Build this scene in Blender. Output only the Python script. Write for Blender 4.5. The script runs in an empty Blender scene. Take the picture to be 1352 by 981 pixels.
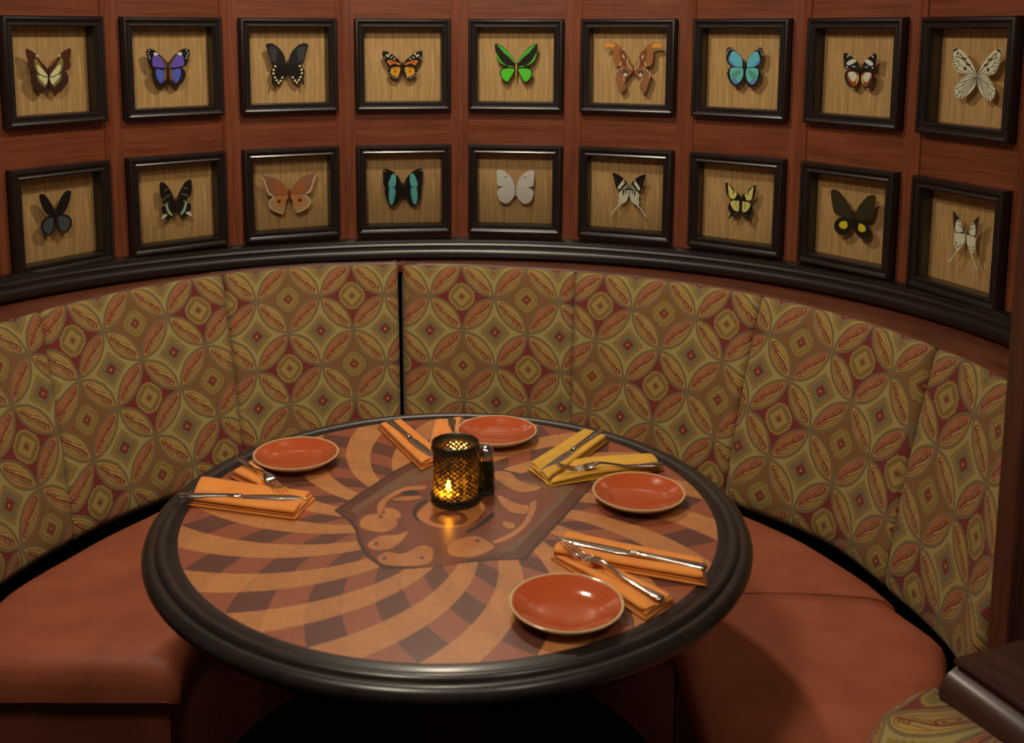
import bpy, math, random
from mathutils import Vector, Matrix
R_ = math.radians
random.seed(7)
scn = bpy.context.scene
COL = scn.collection

# ------------------------------------------------------------------ camera
FPX, PITCH, ROLL = 1430.6, 0.146157, 0.0024963
CAM = Vector((0, 0, 1.57029)); PX, PY = 644.703, 249.945
cd = bpy.data.cameras.new('camera'); cam = bpy.data.objects.new('camera', cd); COL.objects.link(cam)
cam.location = CAM
cam.rotation_euler = (Matrix.Rotation(math.pi/2-PITCH, 3, 'X') @ Matrix.Rotation(ROLL, 3, 'Z')).to_euler()
cd.sensor_fit = 'HORIZONTAL'; cd.sensor_width = 36; cd.lens = FPX/1352*36
cd.shift_x = (676-PX)/1352; cd.shift_y = (PY-490.5)/1352
cd.clip_start = 0.05
cd.dof.use_dof = True; cd.dof.focus_distance = 2.75; cd.dof.aperture_fstop = 5.6
scn.camera = cam
CR, SR, CP, SP = math.cos(ROLL), math.sin(ROLL), math.cos(PITCH), math.sin(PITCH)
def ray(x, y):
    dx, dy = x-PX, y-PY
    ux, uy = CR*dx+SR*dy, -SR*dx+CR*dy
    return Vector((ux/FPX, CP-(uy/FPX)*SP, -SP-(uy/FPX)*CP))
def onz(x, y, z):
    d = ray(x, y); k = (z-CAM.z)/d.z
    return CAM+d*k
# room measurements recovered from the photograph
CX, CY = -0.0795, 2.0388          # axis of the round booth
RW, DTH, TH0 = 1.2346, 0.27237, 0.12934
TX, TY, TZ = -0.0644, 1.7614, 0.75

# ------------------------------------------------------------------ node helper
class NT:
    def __init__(s, name):
        s.m = bpy.data.materials.new(name); s.m.use_nodes = True
        s.t = s.m.node_tree; s.t.nodes.clear()
        s.out = s.t.nodes.new('ShaderNodeOutputMaterial')
    def n(s, typ, **kw):
        nd = s.t.nodes.new(typ)
        for k, v in kw.items(): setattr(nd, k, v)
        return nd
    def l(s, a, b): s.t.links.new(a.s if isinstance(a, V) else a, b)
    def uv(s):
        nd = s.n('ShaderNodeUVMap'); nd.uv_map = 'UVMap'
        return s.sep(nd.outputs[0])
    def sep(s, sock):
        x = s.n('ShaderNodeSeparateXYZ'); s.l(sock, x.inputs[0])
        return V(s, x.outputs[0]), V(s, x.outputs[1]), V(s, x.outputs[2])
    def obj(s):
        return s.n('ShaderNodeTexCoord').outputs['Object']
    def comb(s, x, y, z=0.0):
        c = s.n('ShaderNodeCombineXYZ')
        for i, v in enumerate((x, y, z)):
            if isinstance(v, V): s.l(v.s, c.inputs[i])
            else: c.inputs[i].default_value = v
        return c.outputs[0]
    def noise(s, vec, scale=5, detail=4, rough=.55, dist=0):
        nd = s.n('ShaderNodeTexNoise'); s.l(vec, nd.inputs['Vector'])
        nd.inputs['Scale'].default_value = scale; nd.inputs['Detail'].default_value = detail
        nd.inputs['Roughness'].default_value = rough; nd.inputs['Distortion'].default_value = dist
        return V(s, nd.outputs[0])
    def mix(s, f, a, b):
        nd = s.n('ShaderNodeMix', data_type='RGBA')
        if isinstance(f, V): s.l(f.s, nd.inputs[0])
        else: nd.inputs[0].default_value = f
        for v, i in ((a, 6), (b, 7)):
            if isinstance(v, (tuple, list)): nd.inputs[i].default_value = (*v[:3], 1)
            else: s.l(v, nd.inputs[i])
        return nd.outputs[2]
    def bump(s, h, strength=.3, dist=.002):
        b = s.n('ShaderNodeBump'); b.inputs['Strength'].default_value = strength
        b.inputs['Distance'].default_value = dist; s.l(h, b.inputs['Height'])
        return b.outputs[0]
    def principled(s, color, rough=.5, normal=None, **kw):
        p = s.n('ShaderNodeBsdfPrincipled')
        if isinstance(color, (tuple, list)): p.inputs['Base Color'].default_value = (*color[:3], 1)
        else: s.l(color, p.inputs['Base Color'])
        if isinstance(rough, (int, float)): p.inputs['Roughness'].default_value = rough
        else: s.l(rough, p.inputs['Roughness'])
        if normal is not None: s.l(normal, p.inputs['Normal'])
        for k, v in kw.items(): p.inputs[k.replace('_', ' ')].default_value = v
        s.l(p.outputs[0], s.out.inputs[0])
        return p
class V:
    def __init__(s, t, sock): s.t = t; s.s = sock
    def op(s, o, *a, clamp=False):
        nd = s.t.n('ShaderNodeMath', operation=o); nd.use_clamp = clamp
        s.t.l(s.s, nd.inputs[0])
        for i, v in enumerate(a):
            if isinstance(v, V): s.t.l(v.s, nd.inputs[i+1])
            else: nd.inputs[i+1].default_value = v
        return V(s.t, nd.outputs[0])
    def __add__(s, b): return s.op('ADD', b)
    __radd__ = __add__
    def __sub__(s, b): return s.op('SUBTRACT', b)
    def __rsub__(s, b): return (s*-1.0)+b
    def __mul__(s, b): return s.op('MULTIPLY', b)
    __rmul__ = __mul__
    def __truediv__(s, b): return s.op('DIVIDE', b)
    def __lt__(s, b): return s.op('LESS_THAN', b)
    def __gt__(s, b): return s.op('GREATER_THAN', b)
    def abs(s): return s.op('ABSOLUTE')
    def floor(s): return s.op('FLOOR')
    def frac(s): return s-s.floor()
    def sqrt(s): return s.op('SQRT')
    def sin(s): return s.op('SINE')
    def max(s, b): return s.op('MAXIMUM', b)
    def min(s, b): return s.op('MINIMUM', b)
    def even(s):           # 1 when the floored value is even
        return ((s.floor()*0.5).frac() < 0.25)
    def smooth(s, a, b):
        nd = s.t.n('ShaderNodeMapRange', interpolation_type='SMOOTHSTEP')
        s.t.l(s.s, nd.inputs[0]); nd.inputs[1].default_value = a; nd.inputs[2].default_value = b
        return V(s.t, nd.outputs[0])

def lin(r, g, b, k=1.0):
    f = lambda c: ((c/255+.055)/1.055)**2.4 if c > 10 else c/255/12.92
    return (f(r)*k, f(g)*k, f(b)*k)

def wood(name, c1, c2, rough=.35, sx=60, sy=3, space='uv', coat=0.0, bump=.15, blotch=1.0):
    t = NT(name)
    if space == 'uv': u, v, w = t.uv(); vec = t.comb(u*sy, v*sx, 0)
    else:
        x, y, z = t.sep(t.obj()); vec = t.comb(x*sx, y*sx, z*sy)
    g = t.noise(vec, 1, 5, .6, .3)
    g2 = t.noise(vec, 4, 3, .6)
    u3 = t.noise(t.obj(), 7, 3, .5)
    f = (g*0.62+g2*0.2+u3*0.18*blotch).smooth(.36, .62)
    t.principled(t.mix(f, c1, c2), rough, t.bump(g2.s, bump, .001), Coat_Weight=coat, Coat_Roughness=.2)
    return t.m
def plain(name, c, rough=.5, **kw):
    t = NT(name); t.principled(c, rough, **kw); return t.m

MT = {}
MT['wall_red'] = wood('wall_cherry_wood', (.135, .034, .014), (.225, .062, .026), .34, 55, 3, coat=.25)
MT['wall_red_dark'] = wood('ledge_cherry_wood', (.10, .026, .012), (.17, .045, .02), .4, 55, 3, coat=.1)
MT['frame'] = wood('dark_frame_wood', (.007, .004, .004), (.016, .008, .007), .38, 80, 4, coat=.3, bump=.05)
MT['moulding'] = wood('dark_moulding_wood', (.007, .004, .004), (.018, .008, .007), .36, 80, 3, coat=.3, bump=.05)
MT['post'] = wood('post_wood', (.05, .015, .009), (.085, .026, .015), .4, 40, 2, space='obj', coat=.1)
MT['cap'] = wood('cap_wood', (.034, .012, .008), (.062, .023, .015), .42, 50, 3, coat=.14)
MT['backing'] = wood('pale_backing_wood', (.42, .245, .095), (.66, .41, .18), .62, 6, 130, bump=.2, blotch=.6)
MT['rim'] = wood('table_rim_wood', (.010, .0065, .006), (.020, .013, .011), .38, 30, 8, space='obj', coat=.38, bump=.03)
MT['pedestal'] = wood('pedestal_wood', (.028, .010, .007), (.05, .018, .011), .55, 40, 2, space='obj')
MT['glass'] = None
def pane_glass():
    t = NT('clear_pane_glass')
    a = t.n('ShaderNodeBsdfTransparent'); a.inputs[0].default_value = (.97, .97, .95, 1)
    g = t.n('ShaderNodeBsdfGlossy'); g.inputs['Roughness'].default_value = .12
    f = t.n('ShaderNodeFresnel'); f.inputs[0].default_value = 1.22
    m = t.n('ShaderNodeMixShader'); t.l(f.outputs[0], m.inputs[0]); t.l(a.outputs[0], m.inputs[1]); t.l(g.outputs[0], m.inputs[2])
    t.l(m.outputs[0], t.out.inputs[0]); return t.m
MT['glass'] = pane_glass()

# leather
def leather(name, c1, c2):
    t = NT(name); o = t.obj()
    n = t.noise(o, 9, 4, .6); f = t.noise(o, 260, 2, .5)
    t.principled(t.mix(n.smooth(.3, .7), c1, c2), .52, t.bump(f.s, .12, .001), Specular_IOR_Level=.35)
    return t.m
MT['leather'] = leather('russet_leather', (.32, .082, .042), (.40, .108, .056))
MT['leather_shaded'] = leather('russet_leather_shaded', (.13, .035, .020), (.17, .045, .026))  # same leather for the bases, with the shade below the seat put into its colour

FABK = .80
# backrest fabric -----------------------------------------------------------
def fabric(name, A=.186, B=.197):
    t = NT(name)
    u, v, _ = t.uv()
    wob = t.noise(t.comb(u*60.0, v*60.0), 1, 2, .5)
    p = u/A+(wob-.5)*.016; q = v/B+(wob-.5)*.016
    s, w = p+q, p-q
    fs, ft = s.frac()-.5, w.frac()-.5
    i, j = s.floor(), w.floor()
    onrow = (((i+j)*0.5).frac() < .25)            # cell sits on a row of nodes
    crim = i.even()
    as_, at_ = 0.5-fs.abs(), 0.5-ft.abs()
    d1 = 0.7071-((as_+.5)*(as_+.5)+ft*ft).sqrt()
    d2 = 0.7071-((at_+.5)*(at_+.5)+fs*fs).sqrt()
    d = d1.max(d2); is1 = (d1 > d2)
    col = lambda r, g, b: lin(r, g, b, FABK)
    cream, grey, olive, gold = col(190, 170, 98), col(132, 116, 92), col(146, 118, 56), col(200, 168, 84)
    crimson, brown, tan, salmon = col(136, 36, 36), col(150, 100, 50), col(186, 148, 78), col(196, 126, 74)
    bluegrey, red, dark = col(128, 132, 108), col(142, 44, 34), col(112, 84, 44)
    # --- cell field: stepped lozenges, cross shaped in the crimson cells
    a_, b_ = fs.abs(), ft.abs()
    che = a_.max(b_); chm = a_.min(b_)
    zig = che+((fs+ft)*70.0).sin()*.006+((fs-ft)*70.0).sin()*.006
    lob = che+(chm > .135)*.035+(chm > .19)*.03
    sp = t.noise(t.comb(u*420.0, v*420.0), 1, 1, .5)
    def rings(bg, metric, seq):
        c = bg
        for lim, cc in seq: c = t.mix(metric < lim, c, cc)
        return c
    dotted = t.mix(sp > .5, olive, tan)
    c_cream = rings(cream, zig, [(.245, dotted), (.165, grey), (.15, olive), (.135, bluegrey), (.108, olive), (.09, red), (.022, cream)])
    c_crim = rings(crimson, lob, [(.268, olive), (.255, tan), (.225, olive), (.140, gold), (.122, tan), (.058, brown), (.03, dark)])
    c_brow = rings(brown, lob, [(.245, dark), (.235, dotted), (.15, olive), (.128, gold), (.108, olive), (.07, red), (.02, tan)])
    c_row = t.mix(crim, c_brow, c_crim)
    cell = t.mix(onrow, c_cream, c_row)
    # --- petal
    al = t.n('ShaderNodeMix', data_type='FLOAT'); t.l(is1, al.inputs[0]); t.l(fs, al.inputs[2]); t.l(ft, al.inputs[3])
    al = V(t, al.outputs[0])                                    # along the petal
    sgn = fs.op('SIGN')*as_; sgt = ft.op('SIGN')*at_
    ac = t.n('ShaderNodeMix', data_type='FLOAT'); t.l(is1, ac.inputs[0]); t.l(sgt, ac.inputs[2]); t.l(sgn, ac.inputs[3])
    ac = V(t, ac.outputs[0])*-1.0
    body = t.mix(is1, salmon, tan)
    inner = d > .052
    cv = ac-(al*8.0).sin()*.030
    pc = body
    pc = t.mix((cv > 0.0)*inner, pc, t.mix(is1, tan, gold))
    # red outline of a long paisley inside the petal
    pz = ((al*al)*.34+(ac*ac)*3.3).sqrt()
    pc = t.mix((pz > .186)*(pz < .200), pc, red)
    pc = t.mix((cv.abs() < .013)*(pz < .19), pc, crimson)
    pc = t.mix((((cv-.038).abs()) < .007)*(pz < .175), pc, cream)
    pc = t.mix((((cv-.058).abs()) < .006)*(pz < .165), pc, red)
    pc = t.mix((((cv+.040).abs()) < .008)*(pz < .16), pc, red)
    e1 = ((al-.17)*(al-.17)*.5+(cv+.046)*(cv+.046)*2.2).sqrt()
    pc = t.mix(e1 < .066, pc, crimson); pc = t.mix(e1 < .048, pc, tan); pc = t.mix(e1 < .032, pc, red); pc = t.mix(e1 < .016, pc, cream)
    e2 = ((al+.19)*(al+.19)*.35+(cv-.034)*(cv-.034)*2.6).sqrt()
    pc = t.mix(e2 < .052, pc, red); pc = t.mix(e2 < .036, pc, tan); pc = t.mix(e2 < .016, pc, crimson)
    pc = t.mix(d < .052, pc, red)
    pc = t.mix(d < .047, pc, olive)
    pc = t.mix(d < .040, pc, grey)
    pc = t.mix(d < .028, pc, olive)
    pc = t.mix(d < .012, pc, grey)
    final = t.mix(d > 0.0, cell, pc)
    vn = t.noise(t.comb(u*1100.0, v*600.0), 1, 1, .5)
    weave = t.mix(vn.smooth(.3, .75)*.38, final, (.06, .045, .022))
    t.principled(weave, .85, t.bump(vn.s, .25, .001), Sheen_Weight=.1)
    return t.m
MT['fabric'] = fabric('paisley_medallion_fabric')

# table marquetry ------------------------------------------------------------
def marquetry():
    t = NT('spiral_marquetry')
    x, y, z = t.sep(t.obj())
    r = (x*x+y*y).sqrt()
    th = y.op('ARCTAN2', x)*57.29578
    k = (r-.45)*108.7
    a = (th+k-186.8+720.0)/10.0; b = (th-k-186.8+720.0)/10.0
    ae, be = a.even(), b.even()
    g = t.noise(t.comb(x*25.0, y*140.0), 1, 4, .6); g2 = t.noise(t.comb(x*140.0, y*25.0), 1, 4, .6)
    cellv = t.noise(t.comb(a.floor()*3.7, b.floor()*5.3), 1, 0, .5)
    light = t.mix(be, lin(208, 138, 80), lin(200, 132, 78)); mid = lin(160, 86, 58); dark = lin(98, 56, 48)
    c = t.mix(ae, t.mix(be, mid, dark), light)
    gr = (g*.5+g2*.5).smooth(.35, .65)
    c = t.mix((1.0-gr)*.22, c, lin(90, 40, 22))
    c = t.mix(cellv.smooth(.3, .7)*.14, c, lin(120, 66, 40))
    t.principled(c, .30, t.bump(g.s, .03, .0005), Coat_Weight=.9, Coat_Roughness=.36)
    return t.m
MT['marquetry'] = marquetry()
def inlay(name, c1, c2, s=40):
    t = NT(name); n = t.noise(t.obj(), s, 3, .6)
    t.principled(t.mix(n.smooth(.35, .65), c1, c2), .30, Coat_Weight=.9, Coat_Roughness=.36)
    return t.m
MT['in_border'] = inlay('inlay_red_brown', lin(84, 40, 30), lin(104, 52, 38))
MT['in_line'] = inlay('inlay_dark_line', lin(44, 26, 24), lin(54, 32, 28))
MT['in_field'] = inlay('inlay_grey_brown', lin(112, 82, 60), lin(126, 88, 62))
MT['in_light'] = inlay('inlay_tan', lin(180, 112, 62), lin(196, 128, 74), 25)
MT['in_mid'] = inlay('inlay_brown', lin(112, 58, 40), lin(130, 66, 46), 25)

def steel():
    t = NT('polished_cutlery_steel'); n = t.noise(t.obj(), 30, 2, .5)
    t.principled((.62, .60, .57), n*.12+.12, Metallic=1.0); return t.m
MT['steel'] = steel()
def napkin_cloth(name, c1, c2):
    t = NT(name); x, y, z = t.sep(t.obj())
    wv = t.noise(t.comb(x*900.0, y*900.0, z*900.0), 1, 1, .5); n = t.noise(t.obj(), 30, 3, .5)
    t.principled(t.mix(n.smooth(.3, .7), c1, c2), .85, t.bump((wv+n*2.0).s, .25, .0012), Sheen_Weight=.2)
    return t.m
MT['napkin'] = napkin_cloth('orange_napkin_cloth', lin(234, 138, 52), lin(242, 152, 62))
MT['napkin_y'] = napkin_cloth('yellow_napkin_cloth', lin(216, 160, 46), lin(228, 174, 58))
def glaze():
    t = NT('terracotta_glaze'); x, y, z = t.sep(t.obj()); r = (x*x+y*y).sqrt()
    ring = (r*900.0+t.noise(t.obj(), 20, 2, .5)*6.0).sin()*.5+.5
    sp = t.noise(t.obj(), 180, 2, .6)
    c = t.mix(ring*.25, lin(186, 84, 46), lin(202, 100, 58))
    c = t.mix(sp.smooth(.70, .80)*.5, c, lin(90, 36, 20))
    c = t.mix(r.smooth(.0765, .0785), c, lin(214, 186, 140))
    t.principled(c, .12, Coat_Weight=.6, Coat_Roughness=.05); return t.m
MT['glaze'] = glaze()
MT['cream_glaze'] = plain('cream_glaze', lin(206, 178, 134), .25)
MT['black_void'] = plain('black_gap_shade', (.004, .004, .006), .95)  # near-black colour stands in for the shade in the gaps around the cushions

# ------------------------------------------------------------------ mesh builder
class MB:
    def __init__(s): s.v = []; s.f = []; s.mi = []; s.uv = []; s.sm = []
    def face(s, idx, m=0, uv=None, smooth=True):
        s.f.append(tuple(idx)); s.mi.append(m); s.uv.append(uv); s.sm.append(smooth)
    def add(s, pts):
        b = len(s.v); s.v += [tuple(p) for p in pts]; return b
    def grid(s, rows, m=0, closed_u=False, closed_v=False, uvs=None, smooth=True, flip=False):
        nu, nv = len(rows), len(rows[0]); b = s.add([p for r in rows for p in r])
        for i in range(nu if closed_u else nu-1):
            for j in range(nv if closed_v else nv-1):
                i2, j2 = (i+1) % nu, (j+1) % nv
                q = [b+i*nv+j, b+i2*nv+j, b+i2*nv+j2, b+i*nv+j2]
                uv = None
                if uvs: uv = [uvs[i][j], uvs[i+1][j], uvs[i+1][j+1], uvs[i][j+1]]
                if flip: q.reverse(); uv = uv[::-1] if uv else None
                s.face(q, m, uv, smooth)
        return b
    def lathe(s, prof, n=48, m=0, c=(0, 0), smooth=True, a0=0):
        rows = [[(c[0]+r*math.cos(a0+2*math.pi*k/n), c[1]+r*math.sin(a0+2*math.pi*k/n), z) for r, z in prof] for k in range(n)]
        s.grid(rows, m, closed_u=True, smooth=smooth)
    def box(s, x0, x1, y0, y1, z0, z1, m=0, M=None, bev=0):
        P = [Vector((x, y, z)) for z in (z0, z1) for y in (y0, y1) for x in (x0, x1)]
        if M: P = [M @ p for p in P]
        b = s.add(P)
        L = [x1-x0, y1-y0, z1-z0]
        for q, (a, c) in zip(((0, 2, 3, 1), (4, 5, 7, 6), (0, 1, 5, 4), (2, 6, 7, 3), (0, 4, 6, 2), (1, 3, 7, 5)),
                             ((1, 0), (0, 1), (0, 2), (2, 0), (2, 1), (1, 2))):
            s.face([b+k for k in q], m, [(0, 0), (L[a], 0), (L[a], L[c]), (0, L[c])], False)
    def poly(s, pts, m=0, smooth=False, uv=None):
        b = s.add(pts); s.face(list(range(b, b+len(pts))), m, uv, smooth)
    def slab(s, pts, up, m=0):      # pts: list of Vector, prism along 'up'
        n = len(pts); b = s.add(pts); c = s.add([p+up for p in pts])
        s.face(list(range(b+n-1, b-1, -1)), m, None, False); s.face(list(range(c, c+n)), m, None, False)
        for k in range(n):
            k2 = (k+1) % n; s.face([b+k, b+k2, c+k2, c+k], m, None, False)
    def loft(s, secs, m=0, n=12, smooth=True):   # secs: (x, yc, zc, hw, hh[,pow])
        rows = []
        for sec in secs:
            x, yc, zc, hw, hh = sec[:5]; pw = sec[5] if len(sec) > 5 else 1.0
            r = []
            for k in range(n):
                a = 2*math.pi*k/n; c, q = math.cos(a), math.sin(a)
                r.append((x, yc+hw*math.copysign(abs(c)**pw, c), zc+hh*math.copysign(abs(q)**pw, q)))
            rows.append(r)
        b = s.grid(rows, m, closed_v=True, smooth=smooth, flip=True)
        L = len(rows)
        s.face([b+k for k in range(n)], m, None, False)
        s.face([b+(L-1)*n+k for k in range(n-1, -1, -1)], m, None, False)
    def build(s, name, mats, parent=None, M=None):
        me = bpy.data.meshes.new(name); me.from_pydata(s.v, [], s.f)
        for mm in (mats if isinstance(mats, (list, tuple)) else [mats]): me.materials.append(mm)
        me.polygons.foreach_set('material_index', s.mi)
        me.polygons.foreach_set('use_smooth', s.sm)
        if any(u is not None for u in s.uv):
            ul = me.uv_layers.new(name='UVMap'); k = 0
            for p, u in zip(me.polygons, s.uv):
                for q in range(p.loop_total): ul.data[p.loop_start+q].uv = u[q] if u else (0, 0)
        me.update()
        import bmesh
        bm = bmesh.new(); bm.from_mesh(me)
        bmesh.ops.remove_doubles(bm, verts=bm.verts, dist=1e-6)
        bmesh.ops.recalc_face_normals(bm, faces=bm.faces); bm.to_mesh(me); bm.free()
        o = bpy.data.objects.new(name, me); COL.objects.link(o)
        if parent: o.parent = parent
        if M is not None: o.matrix_local = M
        return o
def sharp(o, ang=35):
    for p in o.data.polygons: p.use_smooth = True
    o.data.set_sharp_from_angle(angle=R_(ang))
    return o
def bevel(o, w=.003, seg=2):
    md = o.modifiers.new('bevel', 'BEVEL'); md.width = w; md.segments = seg; md.limit_method = 'ANGLE'; md.angle_limit = R_(40)
    return o
def tag(o, label=None, cat=None, group=None, kind=None):
    if label: o['label'] = label
    if cat: o['category'] = cat
    if group: o['group'] = group
    if kind: o['kind'] = kind
    return o
def empty(name, loc=(0, 0, 0), rz=0):
    o = bpy.data.objects.new(name, None); COL.objects.link(o); o.empty_display_size = .05
    o.location = loc; o.rotation_euler = (0, 0, rz); return o
def copy_tree(o, parent=None):
    c = o.copy(); COL.objects.link(c)
    if parent: c.parent = parent
    for ch in list(o.children): copy_tree(ch, c)
    return c
def interp(tab, x):
    if x <= tab[0][0]: return tab[0][1]
    for (a, p), (b, q) in zip(tab, tab[1:]):
        if x <= b:
            k = (x-a)/(b-a); k = k*k*(3-2*k)*.35+k*.65
            return p+(q-p)*k
    return tab[-1][1]
def catmull(P, n=4, closed=True):
    out = []; L = len(P)
    for i in range(L if closed else L-1):
        g = lambda k: P[k % L] if closed else P[min(max(k, 0), L-1)]
        a, b, c, d = g(i-1), g(i), g(i+1), g(i+2)
        for k in range(n):
            t = k/n
            out.append(tuple(.5*(2*b[q]+(c[q]-a[q])*t+(2*a[q]-5*b[q]+4*c[q]-d[q])*t*t+(3*b[q]-a[q]-3*c[q]+d[q])*t**3) for q in range(len(a))))
    if not closed: out.append(tuple(P[-1]))
    return out

# ------------------------------------------------------------------ the setting
m = MB(); m.box(-3.2, 3.2, -1.6, 4.2, -.05, 0)
def carpet():
    t = NT('dark_carpet'); n = t.noise(t.obj(), 120, 3, .6)
    t.principled(t.mix(n, (.002, .0018, .002), (.005, .004, .004)), .95, Specular_IOR_Level=0.0); return t.m
tag(m.build('floor', carpet()), kind='structure')
m = MB(); m.box(-3.2, 3.2, -1.6, 4.2, 2.9, 2.95)
tag(m.build('ceiling', plain('ceiling_paint', (.16, .09, .055), .9)), kind='structure')

def frameM(i, d=RW):   # local X right, Y up, Z towards the room
    a = TH0+(i-4)*DTH
    n = Vector((math.sin(a), math.cos(a), 0)); t = Vector((math.cos(a), -math.sin(a), 0))
    M = Matrix((( t.x, 0, -n.x, CX+n.x*d), (t.y, 0, -n.y, CY+n.y*d), (0, 1, 0, 0), (0, 0, 0, 1)))
    return M
ZT = (1.6032, 1.3281); ZB = (1.2256, .9523); FW = .2857
DW = RW+.018
m = MB()
for i in range(-1, 10):
    M = frameM(i, DW); hw = DW*math.tan(DTH/2)
    def panel(x0, x1, z0, z1, z, grain, mi, off=0.0):
        pts = [M @ Vector(p) for p in ((x0, z0, z), (x1, z0, z), (x1, z1, z), (x0, z1, z))]
        o = random.random()*9
        if grain == 'h': uv = [(x0+o, z0+o), (x1+o, z0+o), (x1+o, z1+o), (x0+o, z1+o)]
        else: uv = [(z0+o, x0+o), (z0+o, x1+o), (z1+o, x1+o), (z1+o, x0+o)]
        m.poly(pts, mi, uv=uv)
    m_h = FW/2-.004; st = hw
    # boards: horizontal members between the openings, uprights proud of them at every joint
    for z0, z1 in ((ZT[0]-.004, 2.9), (ZB[0]-.004, ZT[1]+.004), (.80, ZB[1]+.004)):
        panel(-m_h-.012, m_h+.012, z0, z1, 0, 'h', 0)
    for sx in (-1, 1):
        x0, x1 = sorted((sx*(m_h-.0), sx*st))
        if sx < 0: xa, xb = -st, -m_h-.006
        else: xa, xb = m_h+.006, st
        panel(xa, xb, .80, 2.9, .004, 'v', 0)
        e = -m_h-.006 if sx < 0 else m_h+.006
        pts = [M @ Vector(p) for p in ((e, .8, 0), (e, .8, .004), (e, 2.9, .004), (e, 2.9, 0))]
        m.poly(pts, 0, uv=[(0, 0), (0, .004), (2, .004), (2, 0)])
        # board returns into the openings
    for (zt, zb) in (ZT, ZB):
        x = m_h+.006; z0, z1 = zb+.004, zt-.004
        for a, b in (((-x, z0), (x, z0)), ((x, z0), (x, z1)), ((x, z1), (-x, z1)), ((-x, z1), (-x, z0))):
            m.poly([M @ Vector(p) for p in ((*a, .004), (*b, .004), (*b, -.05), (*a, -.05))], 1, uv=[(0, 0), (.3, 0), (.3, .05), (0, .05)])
    # backing sheet closing the wall
    panel(-hw-.02, hw+.02, 0, 2.9, -.05, 'v', 1)
tag(m.build('wall_back', [MT['wall_red'], MT['wall_red_dark']]), kind='structure')

# curved mouldings under the frames -------------------------------------------
def zoff(ph): return .875+(.032*(ph/62)**2 if ph < 0 else .012*(ph/55)**2)
def arc_sweep(prof, a0, a1, n=120, matkey=None, name='trim_1', closed=True, rfun=None, zfun=None, caps=True):
    m = MB(); rows = []; uvs = []
    acc = [0]
    pr = prof+([prof[0]] if closed else [])
    for p, q in zip(pr, pr[1:]): acc.append(acc[-1]+math.hypot(q[0]-p[0], q[1]-p[1]))
    for k in range(n+1):
        ph = a0+(a1-a0)*k/n; a = R_(ph); row = []
        for (r, z) in pr:
            rr = r+(rfun(ph) if rfun else 0); zz = z+(zfun(ph) if zfun else 0)
            row.append((CX+rr*math.sin(a), CY+rr*math.cos(a), zz))
        rows.append(row); uvs.append([(a*1.1, s_) for s_ in acc])
    m.grid(rows, 0, uvs=uvs)
    if caps:
        m.poly(rows[0][:-1], 0); m.poly(rows[-1][:-1], 0)
    return m
prof = [(1.262, .062), (1.234, .062), (1.226, .058), (1.224, .051), (1.218, .049), (1.214, .044), (1.214, .036), (1.209, .033),
        (1.203, .027), (1.2005, .018), (1.2025, .009), (1.209, .003), (1.216, .001), (1.218, -.004), (1.262, -.004)]
o = arc_sweep(prof, -98, 99, 150, zfun=zoff).build('trim_1', MT['moulding']); sharp(o, 30); tag(o, kind='structure')
RT = [(-100, 1.14), (-68.6, 1.138), (-57.6, 1.138), (-45.6, 1.148), (-34.5, 1.150), (-23.8, 1.130), (-10, 1.094), (-7, 1.070), (11, 1.037), (24, 1.035),
      (48, 1.052), (60, 1.061), (73, 1.072), (90, 1.095), (100, 1.098)]
def rtop(ph): return interp(RT, ph)
# red wooden ledge between moulding and backrest: top board, rounded nose and fascia
m = MB(); rows = []; uvs = []
for k in range(161):
    ph = -98+197*k/160; a = R_(ph); rt = rtop(ph)+.016; zz = zoff(ph)
    pr = [(1.262, zz-.003), (1.219, zz-.004), (rt+.012, .892+(zz-.89)*.2), (rt+.003, .890), (rt, .884), (rt+.001, .862), (1.262, .80), (1.262, zz-.003)]
    rows.append([(CX+r*math.sin(a), CY+r*math.cos(a), z) for r, z in pr]); uvs.append([(a*1.1, q*.03) for q in range(len(pr))])
m.grid(rows, 0, uvs=uvs); m.poly(rows[0][:-1]); m.poly(rows[-1][:-1])
o = m.build('trim_2', MT['wall_red_dark']); sharp(o, 25); tag(o, kind='structure')
# wall core behind the backrest down to the floor
o = arc_sweep([(1.262, .80), (1.262, 0), (1.18, 0), (1.18, .80)], -98, 99, 80).build('baseboard_back', MT['black_void']); tag(o, kind='structure')

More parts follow.
